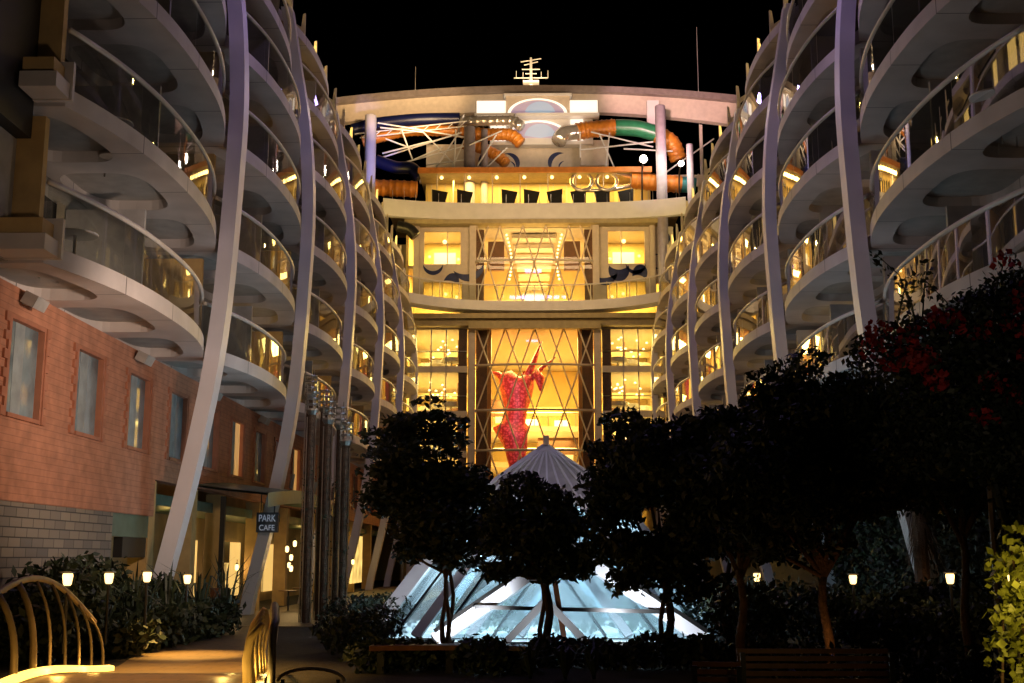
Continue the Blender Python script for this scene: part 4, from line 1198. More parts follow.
m = MB(); m.quad((cor[0][0] + 0.2, cor[0][1] + 0.2, 0.03), (cor[1][0] - 0.2, cor[1][1] + 0.2, 0.03), (cor[2][0] - 0.2, cor[2][1] - 0.2, 0.03), (cor[3][0] + 0.2, cor[3][1] - 0.2, 0.03)); m.build('glow_floor', M['skylight'], py)
m = MB(); m.quad((CX0 - 2.2, gy + 0.25, 0.02), (CX0 + 3, gy + 0.25, 0.02), (CX0 + 3, CY0 - HB, 0.02), (CX0 - 2.2, CY0 - HB, 0.02)); m.build('glow_floor', M['skylight'], py)
lamp('POINT', (CX0, CY0, 1.5), 560, (0.62, 0.86, 1), size=0.5)
lamp('POINT', (CX0 - 1.8, CY0 - 1.8, 0.7), 90, (0.66, 0.88, 1), size=0.3)
lamp('POINT', (CX0 + 1.8, CY0 - 1.8, 0.7), 90, (0.66, 0.88, 1), size=0.3)
for dx in (-1.5, 1.5):
    lamp('SPOT', (CX0 + dx, 26.7, 0.5), 300, (0.84, 0.90, 1), (CX0 + dx * 1.8, CY0 - 3.5, 1.0), 0.12, 120, 0.5)  # unseen cool spots added outside to whiten the pyramid frame
lamp('POINT', (CX0 - 0.1, 26.3, 0.35), 16, (0.86, 0.92, 1), size=0.1)  # unseen lamp added to light the porch beams
lamp('SPOT', (CX0, 26.0, 5.6), 200, (1, 0.92, 0.85), (CX0, CY0, 3.2), 0.2, 60, 0.5)  # unseen spot added to brighten the pyramid cap

def leaves(blobs, n, size, seed, b=None, mi=0, flat=0.0, asp=0.5):
    rn = random.Random(seed)
    b = b or MB()
    wts = [bl[3] * bl[4] * bl[5] for bl in blobs]
    vs = []; fs = []
    for i in range(n):
        cx, cy, cz, rx, ry, rz = rn.choices(blobs, wts)[0]
        while True:
            u = Vector((rn.uniform(-1, 1), rn.uniform(-1, 1), rn.uniform(-1, 1)))
            if 0.04 < u.length < 1: break
        u = u.normalized() * (u.length ** 0.6)
        jit = rn.gauss(1, 0.13)
        p = Vector((cx + u.x * rx * jit, cy + u.y * ry * jit, cz + u.z * rz * jit))
        d = Vector((rn.gauss(0, 1), rn.gauss(0, 1), rn.gauss(0, 1) * (1 - flat) - 0.35)).normalized()
        e = d.cross(Vector((rn.gauss(0, 1), rn.gauss(0, 1), rn.gauss(0, 1)))).normalized()
        s = size * rn.uniform(0.6, 1.35)
        k = len(vs)
        vs += [p - d * s * 0.5, p + e * s * asp * 0.5, p + d * s * 0.5, p - e * s * asp * 0.5 ]
        fs.append((k, k + 1, k + 2, k + 3))
    b.add(vs, fs, mi)
    return b
# ================================================================== LIVING COLUMNS (tall planted poles with cage tops)
for i, (x, y, h) in enumerate(((-6.75, 36.6, 7.35), (-6.45, 37.4, 7.0), (-6.1, 36.2, 6.5), (-5.85, 36.9, 6.4), (-5.55, 36.2, 5.85), (-6.55, 35.9, 6.75))):
    lab = 'dark planted garden pole with wire cage top, %s in the tall cluster' % ('tallest', 'second tallest', 'fourth tallest', 'fifth tallest', 'shortest and rightmost', 'third tallest')[i]
    r_ = empty('garden_pole', (x, y, 0), lab, 'pole', 'planted poles in the left cluster')
    b = MB(); b.tube([(x, y, 0), (x, y, h - 0.5)], 0.115, 10); b.build('pole', M['bark'], r_)
    leaves([(x, y, h * q_, 0.17, 0.17, h * 0.09) for q_ in (0.08, 0.2, 0.34, 0.48, 0.62)], 260, 0.11, 800 + i).build('vine', M['leaf'], r_)
    b = MB(); b.tube([(x + 0.13, y - 0.08, 0), (x + 0.13, y - 0.08, h - 0.7)], 0.018, 5); b.tube([(x - 0.12, y - 0.16, 0), (x - 0.12, y - 0.16, h - 0.7)], 0.018, 5); b.build('conduit', M['metal'], r_)
    b = MB(); b.lathe([(0.12, h - 0.62), (0.20, h - 0.5), (0.20, h - 0.44)], (x, y, 0), 12); b.build('collar', M['metal'], r_)
    b = MB()
    for zz in (h - 0.3, h - 0.12, h + 0.06):
        b.tube([(x + 0.19 * math.cos(a), y + 0.19 * math.sin(a), zz) for a in [2 * math.pi * k / 14 for k in range(15)]], 0.022, 5, caps=False)
    for k in range(5):
        a = k * 1.256; b.tube([(x + 0.19 * math.cos(a), y + 0.19 * math.sin(a), h - 0.45), (x + 0.19 * math.cos(a), y + 0.19 * math.sin(a), h + 0.08 + 0.2 * (k % 2))], 0.018, 4)
    b.build('cage', M['metal'], r_)
lamp('POINT', (-6.2, 35.0, 7.6), 14, (1, 0.8, 0.6), size=0.1)

# ================================================================== PLANTS
def tree(name, x, y, h_tr, blobs, n, size, seed, label, lean=0.0, tr=0.09, group=None, twin=False, flat=0.0):
    o = empty(name, (x, y, 0), label, 'tree', group)
    b = MB()
    rn = random.Random(seed)
    stems = [(-0.07, 0), (0.07, 0.05), (0.0, -0.06)] if twin else [(0, 0)]
    for j, (dx, dy) in enumerate(stems):
        ph = rn.uniform(0, 6)
        pts = [(x + dx + lean * i / 6 + 0.05 * math.sin(i * 1.2 + ph), y + dy + 0.04 * math.cos(i + ph), h_tr * i / 6) for i in range(7)]
        b.tube(pts, [tr * (1.35 if i == 0 else 1.0 - 0.06 * i) * (0.62 if twin else 1) for i in range(7)], 8)
    b.build('trunk', M['bark'], o, smooth=True)
    b = MB()
    top = Vector((x + lean, y, h_tr))
    for bl in blobs:
        c = Vector(bl[:3]); mid = (top + c) / 2 + Vector((0, 0, -0.1))
        b.tube([top - Vector((0, 0, 0.15)), mid, c], [tr * 0.55, tr * 0.35, tr * 0.15], 6)
    b.build('limb', M['bark'], o, smooth=True)
    sub = []
    for (cx, cy, cz, rx, ry, rz) in blobs:
        for k in range(9):
            u = Vector((rn.gauss(0, 1), rn.gauss(0, 1), rn.gauss(0, 1))).normalized() * rn.uniform(0.30, 0.95)
            f = rn.uniform(0.32, 0.58)
            sub.append((cx + u.x * rx, cy + u.y * ry, cz + u.z * rz, rx * f, ry * f, rz * f * 0.85))
    leaves(sub, n, size, seed, flat=flat).build('crown', M['leaf'], o)
    return o
tree('garden_tree', -1.75, 26, 1.7, [(-2.3, 26, 4.95, 0.75, 0.8, 0.3), (-2.9, 26, 4.55, 0.7, 0.8, 0.35), (-1.7, 26, 4.5, 0.65, 0.8, 0.4), (-2.3, 26, 4.0, 1.25, 1.0, 0.5), (-3.0, 26, 3.6, 0.75, 0.8, 0.4), (-1.5, 26, 3.5, 0.75, 0.9, 0.5),
      (-2.1, 26, 2.9, 1.35, 1.1, 0.8), (-2.2, 26, 3.4, 1.2, 1.0, 0.6), (-1.6, 26, 2.2, 0.95, 0.9, 0.7), (-2.6, 26, 2.0, 0.6, 0.7, 0.45), (-1.1, 26, 2.6, 0.5, 0.6, 0.6)], 14000, 0.17, 11,
     'layered dark tree left of the pyramid with crown in flat tiers', twin=True, flat=0.5)
tree('garden_tree', 0.3, 24, 1.55, [(0.2, 24, 3.0, 0.75, 0.8, 0.45), (-0.45, 24, 2.6, 0.6, 0.7, 0.45), (0.85, 24, 2.6, 0.55, 0.7, 0.5), (0.2, 24, 2.2, 1.15, 0.9, 0.55), (-0.6, 24, 1.75, 0.5, 0.6, 0.35), (0.5, 24, 1.65, 0.6, 0.7, 0.35), (1.1, 24, 2.0, 0.35, 0.5, 0.3)], 8000, 0.16, 12,
     'small round dark tree standing in front of the pyramid centre', twin=True)
tree('garden_tree', 2.55, 23, 1.5, [(2.1, 23, 4.2, 0.75, 0.9, 0.45), (2.8, 23, 3.9, 0.75, 0.9, 0.5), (1.5, 23, 3.8, 0.5, 0.7, 0.35), (2.4, 23, 3.2, 1.4, 1.1, 0.75), (1.6, 23, 2.6, 0.65, 0.8, 0.6), (3.2, 23, 2.6, 0.8, 0.9, 0.7), (2.4, 23, 2.0, 1.1, 1.0, 0.6), (1.9, 23, 1.5, 0.5, 0.6, 0.4), (2.9, 23, 1.4, 0.7, 0.7, 0.35)], 14000, 0.16, 13,
     'tall dark tree with dense crown right of the pyramid apex', twin=True)
tree('garden_tree', 3.85, 24, 1.6, [(4.2, 24, 3.4, 1.0, 1, 0.9), (4.0, 24, 2.3, 0.9, 1, 0.7), (4.9, 24, 2.6, 0.9, 1, 0.9), (5.6, 24, 3.4, 0.9, 1, 0.9)], 9000, 0.16, 14,
     'dark tree with twisted trunk at the right end of the pyramid', twin=True)
tree('garden_tree', 4.55, 19.0, 1.75, [(4.2, 19, 4.6, 0.7, 0.9, 0.45), (3.9, 19, 4.1, 0.8, 0.9, 0.55), (4.9, 19, 4.4, 0.9, 0.9, 0.6), (4.4, 19, 3.4, 1.5, 1.2, 0.8), (3.5, 19, 3.0, 0.65, 0.8, 0.6), (5.5, 19, 3.5, 0.9, 1, 0.9), (4.2, 19, 2.6, 1.1, 1.1, 0.55), (5.5, 19, 3.2, 0.9, 1, 0.6), (3.5, 19, 2.2, 0.5, 0.6, 0.4), (4.9, 19, 3.9, 1.2, 1, 0.7), (4.0, 19, 3.3, 1.2, 1, 0.8), (5.2, 19, 2.9, 1.0, 1, 0.5)], 30000, 0.13, 15,
     'broad black tree right of the centre with an amber-lit trunk')
for x, y, hh, lb, sd in ((7.6, 21.5, 2.3, 'dark tree behind the bougainvillea, filling the canopy on the right', 16), (3.6, 21.0, 1.7, 'dark tree joining the canopy just right of the pyramid tree', 17)):
    tree('garden_tree', x, y, hh, [(x + a, y, z + (0.5 if sd == 16 else 0), 1.15, 1.0, 0.75) for a, z in ((-0.6, 3.0), (0.6, 3.1), (0, 3.9), (-0.9, 3.7), (1.1, 3.9), (0.1, 2.6))], 16000, 0.16, sd, lb)
bv = empty('bougainvillea', (6.6, 17.5, 0), 'sprawling bougainvillea with dark red flowers at the upper right', 'climber')
bb = [(5.2, 17.5, 4.8, 0.5, 0.7, 0.4), (5.9, 17.5, 4.9, 0.7, 0.7, 0.55), (6.7, 17.5, 5.2, 0.7, 0.8, 0.6), (7.4, 17.5, 5.5, 0.7, 0.8, 0.7), (6.2, 17.5, 4.2, 1.0, 0.9, 0.7), (7.2, 17.5, 4.4, 1.0, 0.9, 0.9), (6.8, 17.5, 3.6, 1.1, 0.9, 0.6), (7.6, 17.5, 3.2, 1.0, 0.9, 0.9), (5.6, 17.5, 3.5, 0.7, 0.8, 0.5), (7.6, 17.5, 2.4, 0.8, 0.8, 0.6)]
leaves(bb, 26000, 0.11, 21).build('foliage', M['leaf'], bv)
rf_ = random.Random(77)
fb = []
for k in range(34):
    q_ = rf_.choice(bb[:6]); fb.append((q_[0] + rf_.uniform(-0.8, 0.6) * q_[3], q_[1] - 0.75 * q_[4], q_[2] + rf_.uniform(-0.6, 0.9) * q_[5], 0.20, 0.15, 0.15))
leaves(fb, 1000, 0.10, 22, asp=0.9).build('flower', M['flower'], bv)
b = MB()
for k in range(14):
    c = random.Random(k); x0 = 5.0 + c.random() * 2.8; z0 = 4.6 + c.random() * 0.8; dx = c.uniform(-0.7, 0.5); dz = c.uniform(0.5, 1.1)
    b.tube([(x0, 17.3, z0), (x0 + dx * 0.4, 17.2, z0 + dz * 0.65), (x0 + dx, 17.2, z0 + dz)], [0.02, 0.014, 0.006], 4)
    leaves([(x0 + dx * t_, 17.2, z0 + dz * t_, 0.10, 0.1, 0.08) for t_ in (0.5, 0.7, 0.85, 1.0)], 34, 0.10, 300 + k, b)
b.tube([(6.8, 17.6, 0), (6.9, 17.5, 2), (6.6, 17.5, 3.5)], [0.1, 0.08, 0.05], 7)
b.build('stem', M['leaf'], bv)
lamp('SPOT', (4.2, 11.5, 2.6), 50, (1, 0.72, 0.55), (6.4, 17.5, 4.6), 0.2, 40, 0.9)  # unseen spot added to make the red flowers show
tl = MB()
for x in (6.9, 8.2): tl.tube([(x, 18.2, 0), (x, 18.2, 3.6)], 0.05, 6)
tl.tube([(5.9, 18.2, 3.6), (8.6, 18.2, 3.6)], 0.05, 6); tl.tube([(7.3, 18.0, 4.6), (7.55, 17.2, 3.4)], 0.03, 5)
tag(tl.build('trellis', M['bronze'], None, (7, 18.2, 0)), 'slim metal trellis frame inside the bougainvillea', 'trellis')

# rows of dark shrubs
def shrub(x, y, rx, rz, seed, label, group, m='leaf', n=1100, size=0.14, name='shrub', flat=0):
    b = leaves([(x, y, rz * 0.55, rx, rx * 0.8, rz * 0.55), (x + rx * 0.4, y, rz * 0.75, rx * 0.5, rx * 0.5, rz * 0.35), (x - rx * 0.5, y + 0.1, rz * 0.6, rx * 0.5, rx * 0.5, rz * 0.4)], n, size, seed, flat=flat)
    o = b.build(name, M[m], None, (x, y, 0))
    return tag(o, label, 'shrub', group)
rn = random.Random(3)
for i in range(13):
    shrub(-2.6 + i * 0.6, 21.2 + rn.uniform(-0.8, 0.8), 0.5, rn.uniform(0.35, 0.6), 400 + i, 'low black shrub in the bed in front of the glowing pyramid', 'low shrubs before the pyramid', n=700)
for i in range(9):
    shrub(-9.2 + rn.uniform(-0.2, 0.4), 22.0 + i * 0.95, 0.75, rn.uniform(1.0, 1.75), 430 + i, 'dark leafy shrub along the foot of the stone wall on the left', 'shrubs along the stone wall', n=1100, size=0.2)
for i in range(7):
    shrub(-8.0 + rn.uniform(-0.3, 0.3), 23.8 + i * 1.1, 0.6, rn.uniform(0.5, 0.85), 450 + i, 'low dark plant beside the path on the left, below the garden lamps', 'plants beside the path', n=800, size=0.2)
for i in range(8):
    shrub(-4.2 + rn.uniform(-0.5, 1.0), 24 + i * 1.4, 0.7, rn.uniform(0.5, 0.95), 470 + i, 'dim green shrub below the planted poles right of the path', 'shrubs below the planted poles', n=800)
for i in range(14):
    shrub(4.0 + (i % 7) * 0.85 + rn.uniform(-0.3, 0.3), 24.5 + (i // 7) * 3.4 + rn.uniform(-0.6, 0.6), 0.75, rn.uniform(0.8, 1.6), 490 + i, 'dim shrub in the lamplit bed at the right', 'shrubs in the right bed', n=900, size=0.16)
for i in range(9):
    shrub(3.4 + i * 0.62, 15.5 + rn.uniform(-0.5, 0.5), 0.5, rn.uniform(0.45, 0.9), 520 + i, 'low dark plant in the foreground bed at the right', 'plants in the right foreground', n=700, size=0.11)
for i in range(9):
    yv = 23 + i * 2.4
    b = leaves([(10.35, yv, 1.6, 0.5, 1.3, 1.6), (10.4, yv + 0.6, 3.4, 0.4, 1.0, 1.2)], 1500, 0.2, 700 + i)
    tag(b.build('climbing_vine', M['leaf'], None, (10.4, yv, 0)), 'dark climbing vine covering the low wall on the right behind the garden lamps', 'vine', 'vines on the right wall')
for i in range(7):
    x, y = (-1.6, -0.7, 0.3, 1.2, 2.2, 2.9, -2.2)[i] + CX0 * 0.5, 30.6 + 0.3 * (i % 3)
    b = leaves([(x, y, 0.4, 0.45, 0.35, 0.35), (x, y, 0.75, 0.2, 0.2, 0.3)], 420, 0.14, 720 + i)
    tag(b.build('fern', M['leaffern'], None, (x, y, 0.05)), 'green fern seen through the glass of the glowing pyramid', 'fern', 'ferns inside the pyramid')
# spiky plants in front of the centre tree
def spiky(x, y, h, seed, label, group, m):
    rn_ = random.Random(seed); b = MB()
    for k in range(26):
        a = rn_.uniform(0, 6.28); l = h * rn_.uniform(0.7, 1.2); out = l * rn_.uniform(0.3, 0.8)
        p0 = Vector((x, y, 0.02)); p1 = Vector((x + out * 0.45 * math.cos(a), y + out * 0.45 * math.sin(a), l * 0.75)); p2 = Vector((x + out * math.cos(a), y + out * math.sin(a), l * rn_.uniform(0.55, 1.0)))
        sd = Vector((-math.sin(a), math.cos(a), 0)) * 0.025
        b.add([p0 - sd, p0 + sd, p1 + sd, p1 - sd, p2], [(0, 1, 2, 3), (3, 2, 4)])
    return tag(b.build('spiky_plant', M[m], None, (x, y, 0)), label, 'plant', group)
for i, x in enumerate((0.0, 0.55, 1.0)): spiky(x, 19.5, 0.62, 600 + i, 'spiky long-leaved plant below the centre tree', 'spiky plants below the centre tree', 'leaf')
for i in range(5): spiky(-8.7 + 0.25 * i, 24.5 + 1.6 * i, 1.75, 620 + i, 'tall spiky plant before the stone wall on the left', 'spiky plants by the stone wall', 'leaf')
# lit creeper at the lower right, around its own lamp
cr = empty('leafy_creeper', (3.5, 9, 0), 'yellow-green creeper lit by a lamp at the lower right corner', 'creeper')
leaves([(3.55, 9, 1.75, 0.16, 0.2, 0.26), (3.6, 9, 1.4, 0.14, 0.2, 0.3), (3.66, 9, 1.05, 0.14, 0.2, 0.28), (3.45, 9, 1.5, 0.12, 0.15, 0.15), (3.58, 9, 2.05, 0.10, 0.12, 0.10), (3.38, 9, 1.2, 0.08, 0.1, 0.14), (3.6, 9, 0.8, 0.16, 0.2, 0.3), (3.48, 9, 1.75, 0.14, 0.15, 0.22), (3.42, 9, 1.35, 0.1, 0.12, 0.2)], 1000, 0.072, 31, asp=0.85).build('foliage', M['leafbright'], cr)
b = MB(); b.tube([(3.6, 9.05, 0), (3.62, 9.05, 1.2), (3.55, 9.05, 2.05)], [0.02, 0.015, 0.008], 5); b.tube([(3.45, 9.1, 0), (3.42, 9.05, 1.0), (3.5, 9.05, 1.9)], [0.015, 0.012, 0.006], 5); b.build('stem', M['bark'], cr)

# palm with a shaggy trunk before the right rib foot
pl = empty('palm_tree', (9.2, 29, 0), 'shaggy brown palm trunk beside the foot of the right rib', 'tree')
b = MB(); b.tube([(9.3, 29, 0), (9.25, 29, 2), (9.35, 29, 4)], [0.2, 0.17, 0.15], 9); b.build('trunk', M['bark'], pl)
b = MB(); rn = random.Random(9)
for k in range(120):
    a = rn.uniform(0, 6.28); z = rn.uniform(2.2, 3.9); r_ = 0.2
    p = Vector((9.3 + r_ * math.cos(a), 29 + r_ * math.sin(a), z)); q = p + Vector((0.35 * math.cos(a) + 0.1, 0.3 * math.sin(a), -rn.uniform(0.6, 1.2))); sd = Vector((-math.sin(a), math.cos(a), 0)) * 0.025
    b.add([p - sd, p + sd, q], [(0, 1, 2)])
b.build('dead_frond', M['bark'], pl)
b = leaves([(9.3, 29, 4.6, 1.3, 1.2, 0.5)], 500, 0.6, 91, asp=0.12); b.build('crown', M['leaf'], pl)

# ================================================================== GARDEN LAMPS
gl0 = None
LP = [(-7.45, 19.6, 1.58, 'square garden lamp above the arched bridge rail, leftmost on the left'), (-7.75, 22.4, 1.55, 'square garden lamp second from the left, over the dark shrubs'),
      (-7.55, 24.0, 1.55, 'garden lamp half hidden by leaves at the foot of the nearest left rib'), (-7.65, 27.2, 1.45, 'garden lamp just right of the nearest left rib foot'),
      (8.2, 24.0, 1.52, 'brightest garden lamp beside the palm at the right'), (7.1, 27.0, 1.45, 'garden lamp in the right bed behind the amber-lit trunk'),
      (5.55, 30.0, 1.45, 'small garden lamp at the right end of the pyramid')]
for i, (x, y, z, lb) in enumerate(LP):
    if gl0 is None:
        gl0 = empty('garden_lamp', (0, 0, 0), '', 'lamp')
        b = MB(); b.tube([(0, 0, 0), (0, 0, 1.30)], 0.04, 8); b.build('post', M['darkmetal'], gl0)
        b = MB(); b.lathe([(0.06, 1.33), (0.085, 1.36), (0.11, 1.52), (0.10, 1.57)], (0, 0, 0), 8); b.build('lamp_shade', M['lampglow'], gl0)
        b = MB(); b.box(-0.12, -0.12, 1.58, 0.12, 0.12, 1.61); b.build('cap', M['darkmetal'], gl0)
        o = gl0
    else: o = copy_tree(gl0)
    o.location = (x, y, z - 1.45 + 0.26); o.scale = (0.8, 0.8, 0.8)
    tag(o, lb, 'lamp', 'square garden lamps')
    lamp('POINT', (x - 0.0, y - 0.3, z + 0.05), 4.5, WARM, size=0.13)
o = copy_tree(gl0); o.location = (3.66, 9.3, 1.02); o.scale = (0.5, 0.5, 0.5); tag(o, 'lamp glowing inside the creeper at the lower right corner', 'lamp', 'square garden lamps')
lamp('POINT', (3.40, 8.5, 1.75), 9, YEL, size=0.06)
lamp('POINT', (3.38, 8.6, 1.15), 5, YEL, size=0.06)
lamp('POINT', (4.45, 18.4, 0.5), 5, (1, 0.45, 0.12), size=0.1)
lamp('SPOT', (9.0, 28.0, 0.6), 30, (1, 0.6, 0.3), (9.6, 29.6, 3), 0.1, 70, 0.8)
# lamps of the shop walk
sl = None
for i, (x, y, z) in enumerate(((-10.6, 44, 1.55), (-10.2, 46, 1.6), (-9.6, 48.5, 1.6), (-8.9, 44.5, 2.2), (-8.8, 44.8, 1.9), (-8.75, 44.6, 1.5), (-8.6, 44.4, 2.4), (-8.0, 55, 1.7))):
    if sl is None:
        sl = empty('wall_lantern', (0, 0, 0), '', 'lantern'); b = MB(); b.lathe([(0.05, -0.16), (0.11, -0.12), (0.13, 0.08), (0.06, 0.16)], (0, 0, 0), 10); b.build('lamp_shade', M['lampglow'], sl)
        b = MB(); b.tube([(0, 0, 0.16), (0, 0, 0.4)], 0.02, 5); b.lathe([(0.12, 0), (0.03, 0.08)], (0, 0, 0.16), 10); b.build('hanger', M['darkmetal'], sl); o = sl
    else: o = copy_tree(sl)
    o.location = (x, y, z); o.scale = (0.55, 0.55, 0.7); tag(o, 'small hanging lantern glowing in the shop walk behind the left ribs', 'lantern', 'lanterns in the shop walk')
    lamp('POINT', (x + 0.2, y - 0.4, z), 10, WARM, size=0.12)

# ================================================================== BRIDGE RAILS
def rail(label, xs, y0, y1, hfun, lean, n, lit):
    """arched handrail on curved posts with a light strip at its foot"""
    P = lambda t: (xs(y0 + (y1 - y0) * t), y0 + (y1 - y0) * t)
    g0 = lambda t: hump(y0 + (y1 - y0) * t) + 0.02
    x0, yy = P(0.5)
    o = empty('bridge_railing', (x0, yy, 0), label, 'railing')
    b = MB(); b.tube([(P(t)[0] + lean * 0.0, P(t)[1], g0(t) + hfun(t)) for t in [i / 24 for i in range(25)]], 0.042, 8); b.build('handrail', M['bronze'], o, smooth=True)
    for i in range(n):
        t = (i + 0.5) / n; x, y = P(t); h = hfun(t)
        b = MB(); b.tube([(x + lean, y, g0(t)), *[(x + lean * (1 - (q_ / 8) ** 3), y, g0(t) + h * q_ / 8) for q_ in range(1, 9)]], [(0.05 if i < 3 else 0.024) * (1 - 0.03 * q_) for q_ in range(9)], 8); b.build('post', M['bronze'], o, smooth=True)
    s = 1 if lit > 0 else -1
    b = MB(); b.sheet([[(P(t)[0] + lean + s * 0.10, P(t)[1], g0(t) + 0.01) for t in [i / 24 for i in range(25)]], [(P(t)[0] + lean + s * 0.10, P(t)[1], g0(t) + 0.08) for t in [i / 24 for i in range(25)]], [(P(t)[0] + lean + s * 0.02, P(t)[1], g0(t) + 0.10) for t in [i / 24 for i in range(25)]]])
    b.build('light_strip', M['led'], o)
    return o
rail('arched bronze bridge railing with glowing light strip at the lower left', lambda y: -6.24 - 0.127 * (y - 14), 13.2, 19.5, lambda t: 0.76 + 0.46 * math.sin(math.pi * t), 0.26, 8, 1)
for y in (13.5, 15.5, 17.5): lamp('POINT', (-5.75 - 0.127 * (y - 14), y, hump(y) + 0.15), 12, (1, 0.52, 0.10), size=0.06)
rr = empty('bridge_railing', (-3.4, 16, 0), 'amber-lit panel railing along the right side of the path', 'railing')
P = lambda y: -3.1 - 0.19 * (y - 13.6)
b = MB()
ys = [13.5 + 0.36 * i for i in range(20)]
off = lambda y: 0.28 - 0.028 * (y - 13.5)
topz = lambda y: hump(y) + 0.05 + 0.75 * min(1, (20.5 - y) / 5 + 0.72) * (0.75 + 0.25 * min(1, (y - 12.3) / 2.5))
for i in range(23):
    y = 13.6 + 0.3 * i; x = P(y); h = topz(y)
    b = MB(); b.tube([(x, y, hump(y)), (x - 0.03, y, hump(y) + (h - hump(y)) * 0.5), (x, y, hump(y) + (h - hump(y)) * 0.82), (x + off(y) * 0.5, y, h + 0.04)], [0.055, 0.05, 0.045, 0.035], 8); b.build('post', M['ochre'], rr, smooth=True)
e0 = P(ys[0]) + off(ys[0]); z0 = topz(ys[0]) + 0.08
b = MB(); b.tube([(e0 + 0.02, ys[0] - 0.22, 0.35), (e0 + 0.02, ys[0] - 0.22, z0 - 0.2), (e0 + 0.01, ys[0] - 0.12, z0 - 0.04)] + [(P(y) + off(y), y, topz(y) + 0.08) for y in ys], 0.045, 8); b.build('handrail', M['bronze'], rr, smooth=True)
b = MB(); b.box(P(13.6) - 0.14, 13.5, hump(13) + 0.02, P(13.6) - 0.08, 14.3, hump(13) + 0.06); b.build('light_strip', M['led'], rr)
for y in (13.3, 14.8, 16.4, 18, 19.6): lamp('POINT', (P(y) + 0.14, y - 0.1, hump(y) + 0.12), 7.0, YEL, size=0.04)
for y in (13.6, 15.6, 17.8): lamp('POINT', (P(y) - 0.35, y - 0.2, hump(y) + 0.2), 7, YEL, size=0.05)
lamp('SPOT', (-6.9, 24.6, 3.4), 3200, (1, 0.54, 0.12), (-6.7, 24.2, 0), 0.1, 50, 1.0)
lamp('SPOT', (-5.6, 20.0, 4.2), 2700, (1, 0.52, 0.11), (-5.6, 20.3, 0), 0.15, 80, 1.0)
lamp('SPOT', (-4.6, 15.2, 3.4), 500, (1, 0.46, 0.12), (-4.7, 15.5, 0), 0.1, 80, 1.0)

# ================================================================== BENCHES
bn = empty('curved_bench', (-1.6, 21, 0), 'dark red wooden curved bench in front of the pyramid', 'bench')
b = MB(); A = [R(a) for a in range(62, 121, 4)]
arc = [(-1.35 + 3.4 * math.cos(a) * 0.82, 20.2 + 1.6 * (math.sin(a) - 0.8)) for a in A]
b.sheet([[(x, y, 0.38) for x, y in arc], [(x, y, 0.46) for x, y in arc], [(x, y + 0.5, 0.46) for x, y in arc], [(x, y + 0.5, 0.38) for x, y in arc], [(x, y, 0.38) for x, y in arc]]); b.build('seat', M['wood'], bn)
for i in (1, 7, 13):
    x, y = arc[i]; b = MB(); b.box(x - 0.06, y + 0.1, 0, x + 0.06, y + 0.4, 0.38); b.build('leg', M['darkmetal'], bn)
lamp('POINT', (-2.0, 19.5, 1.0), 1.2, (1, 0.45, 0.2), size=0.1)
def slat_bench(x, y, wd, label, zt, rot=0):
    o = empty('slatted_bench', (0, 0, 0), label, 'bench')
    for k in range(7):
        b = MB(); b.bar((-wd / 2, 0.03 * k * 0.7, zt - k * 0.075), (wd / 2, 0.03 * k * 0.7, zt - k * 0.075), 0.03, 0.05); b.build('slat', M['wood'], o)
    b = MB(); b.box(-wd / 2, -0.55, 0.40, wd / 2, 0.0, 0.44); b.build('seat', M['wood'], o)
    for s in (-1, 1):
        b = MB(); b.box(s * wd / 2, -0.5, 0, s * (wd / 2 - 0.06), 0.14, 0.44); b.box(s * wd / 2, 0.18, 0, s * (wd / 2 - 0.05), 0.24, zt); b.build('leg', M['darkmetal'], o)
    o.location = (x, y, 0); o.rotation_euler = (0, 0, rot)
lamp('POINT', (2.9, 11.9, 1.5), 0.5, (1, 0.5, 0.25), size=0.08)  # tiny unseen light added so the bench slats show
slat_bench(3.0, 13.2, 1.6, 'slatted bench at the lower right edge, back to the camera', 0.92, R(180))
slat_bench(1.95, 13.0, 0.5, 'narrow slatted garden seat left of the bigger slatted bench', 0.80, R(172))
hp = empty('arched_seat', (-2.3, 13, 0), 'low arched metal seat back at the bottom left of the centre', 'seat')
b = MB(); b.tube([(-2.65 + 0.7 * (1 - math.cos(a)) / 2, 13, 0.62 + 0.13 * math.sin(a)) for a in [math.pi * k / 14 for k in range(15)]], 0.02, 6); b.build('back_rail', M['bronze'], hp)
b = MB(); b.box(-2.6, 12.6, 0.36, -2.0, 13, 0.4); b.build('seat', M['wood'], hp)
for x in (-2.6, -2.02):
    b = MB(); b.tube([(x, 12.98, 0), (x, 13, 0.64)], 0.02, 5); b.build('leg', M['darkmetal'], hp)
# steel barrier at the right of the pyramid
rb = empty('steel_barrier', (5.3, 29, 0), 'low steel barrier with two posts at the right end of the pyramid', 'barrier')
for x in (4.75, 5.25, 5.7):
    b = MB(); b.tube([(x, 29, 0), (x, 29, 0.9)], 0.035, 6); b.build('post', M['metal'], rb)
b = MB(); b.tube([(4.75, 29, 0.9), (5.7, 29.2, 0.88)], 0.035, 6); b.tube([(4.75, 29, 0.5), (5.7, 29.2, 0.5)], 0.02, 6); b.build('handrail', M['metal'], rb)
lamp('POINT', (5.2, 28.2, 1.1), 4, (0.8, 0.9, 1), size=0.1)

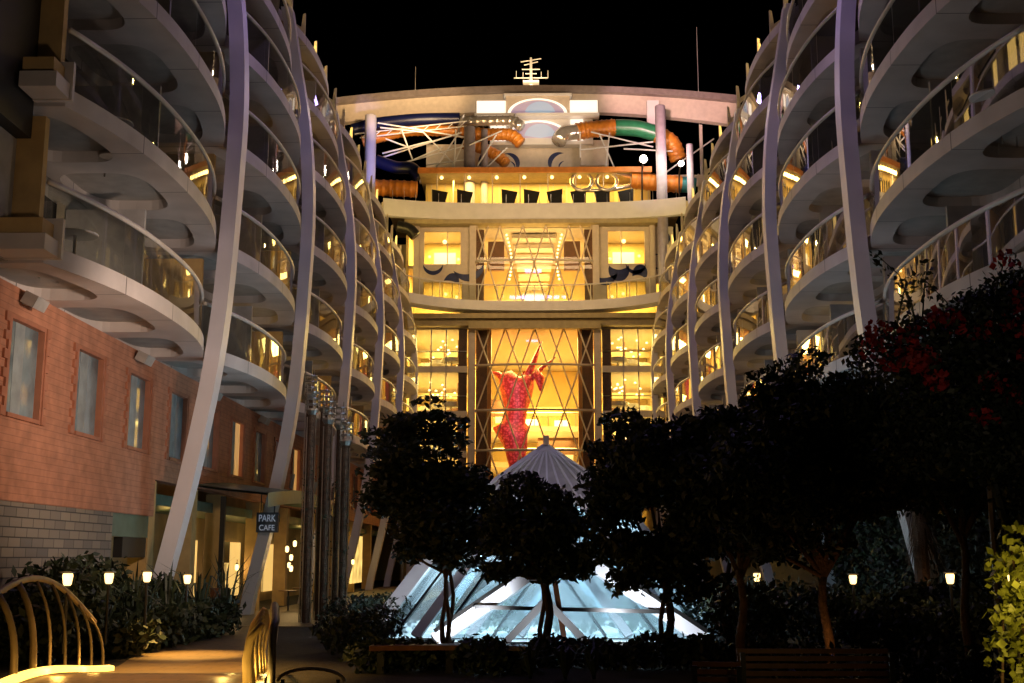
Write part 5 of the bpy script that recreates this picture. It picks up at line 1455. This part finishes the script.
# dark post by the shop walk
o = empty('planter_post', (-9.15, 36.0, 0), 'dark slim post rising from an amber planter before the green canopy', 'post')
b = MB(); b.box(-9.22, 35.93, 0.9, -9.08, 36.07, 3.7); b.build('post', M['darkmetal'], o)
b = MB(); b.lathe([(0.22, 0), (0.30, 1.0), (0.32, 1.02)], (-9.15, 36, 0), 10); b.build('planter', M['wood'], o)
for i, (x, y) in enumerate(((-8.6, 43.5), (-7.6, 45.5), (-8.9, 47.5))):
    small = empty('cafe_table', (x, y, 0), 'small dark cafe table in the walk below the green canopy', 'table', 'cafe tables under the canopy')
    b = MB(); b.lathe([(0.36, 0.72), (0.36, 0.75)], (x, y, 0), 16); b.build('tabletop', M['wood'], small)
    b = MB(); b.lathe([(0.2, 0), (0.03, 0.05), (0.03, 0.72)], (x, y, 0), 10); b.build('leg', M['darkmetal'], small)
# ================================================================== BALCONY FURNITURE
def small_table(x, y, z, label):
    o = empty('balcony_table', (x, y, z), label, 'table')
    b = MB(); b.lathe([(0.42, 0.70), (0.42, 0.73)], (x, y, z), 20); b.build('tabletop', M['white'], o)
    b = MB(); b.tube([(x, y, z + 0.02), (x, y, z + 0.7)], 0.03, 6); b.lathe([(0.22, 0), (0.22, 0.03)], (x, y, z), 12); b.build('leg', M['metal'], o)
small_table(-8.6, 21.9, 7.21, 'round white balcony table on the lowest near left balcony')
small_table(-8.5, 23.2, 9.91, 'round balcony table on the second near left balcony')
small_table(8.9, 22.0, 9.91, 'round balcony table on the second near right balcony')
def chair(x, y, z, rot, label):
    o = empty('balcony_chair', (0, 0, 0), label, 'chair')
    b = MB(); b.box(-0.25, -0.25, 0.42, 0.25, 0.25, 0.46); b.build('seat', M['darkmetal'], o)
    b = MB(); b.bar((0, 0.24, 0.47), (0, 0.36, 0.95), 0.5, 0.03, (0, 1, 0)); b.build('backrest', M['darkmetal'], o)
    for dx in (-0.22, 0.22):
        for dy in (-0.22, 0.22):
            b = MB(); b.tube([(dx, dy, 0), (dx, dy, 0.42)], 0.018, 5); b.build('leg', M['metal'], o)
    o.location = (x, y, z); o.rotation_euler = (0, 0, rot)
chair(-9.2, 22.6, 7.21, R(60), 'dark balcony chair by the table on the lowest near left balcony')
chair(-9.0, 24.2, 9.91, R(60), 'dark balcony chair on the second near left balcony')
chair(9.4, 23.0, 9.91, R(-60), 'dark balcony chair on the second near right balcony')
rnf = random.Random(55)
ct = ct2 = None
for side, wd in ((-1, 'left'), (1, 'right')):
    for k in range(4):
        for zk in LEV:
            if (side, k) == (-1, 0) and zk < 11: continue
            y = Y0 + ML * k + rnf.uniform(5.8, 8.6); x = XC + side * (w(zk) + 0.75)
            if ct is None:
                chair(0, 0, 0, 0, ''); ct = bpy.data.objects['balcony_chair.003']; o = ct
            else: o = copy_tree(ct)
            o.location = (x, y, zk + 0.01); o.rotation_euler = (0, 0, rnf.uniform(0, 6.28))
            tag(o, 'dark balcony chair behind the glass of the %s balcony tiers' % wd, 'chair', 'chairs on the %s balconies' % wd)
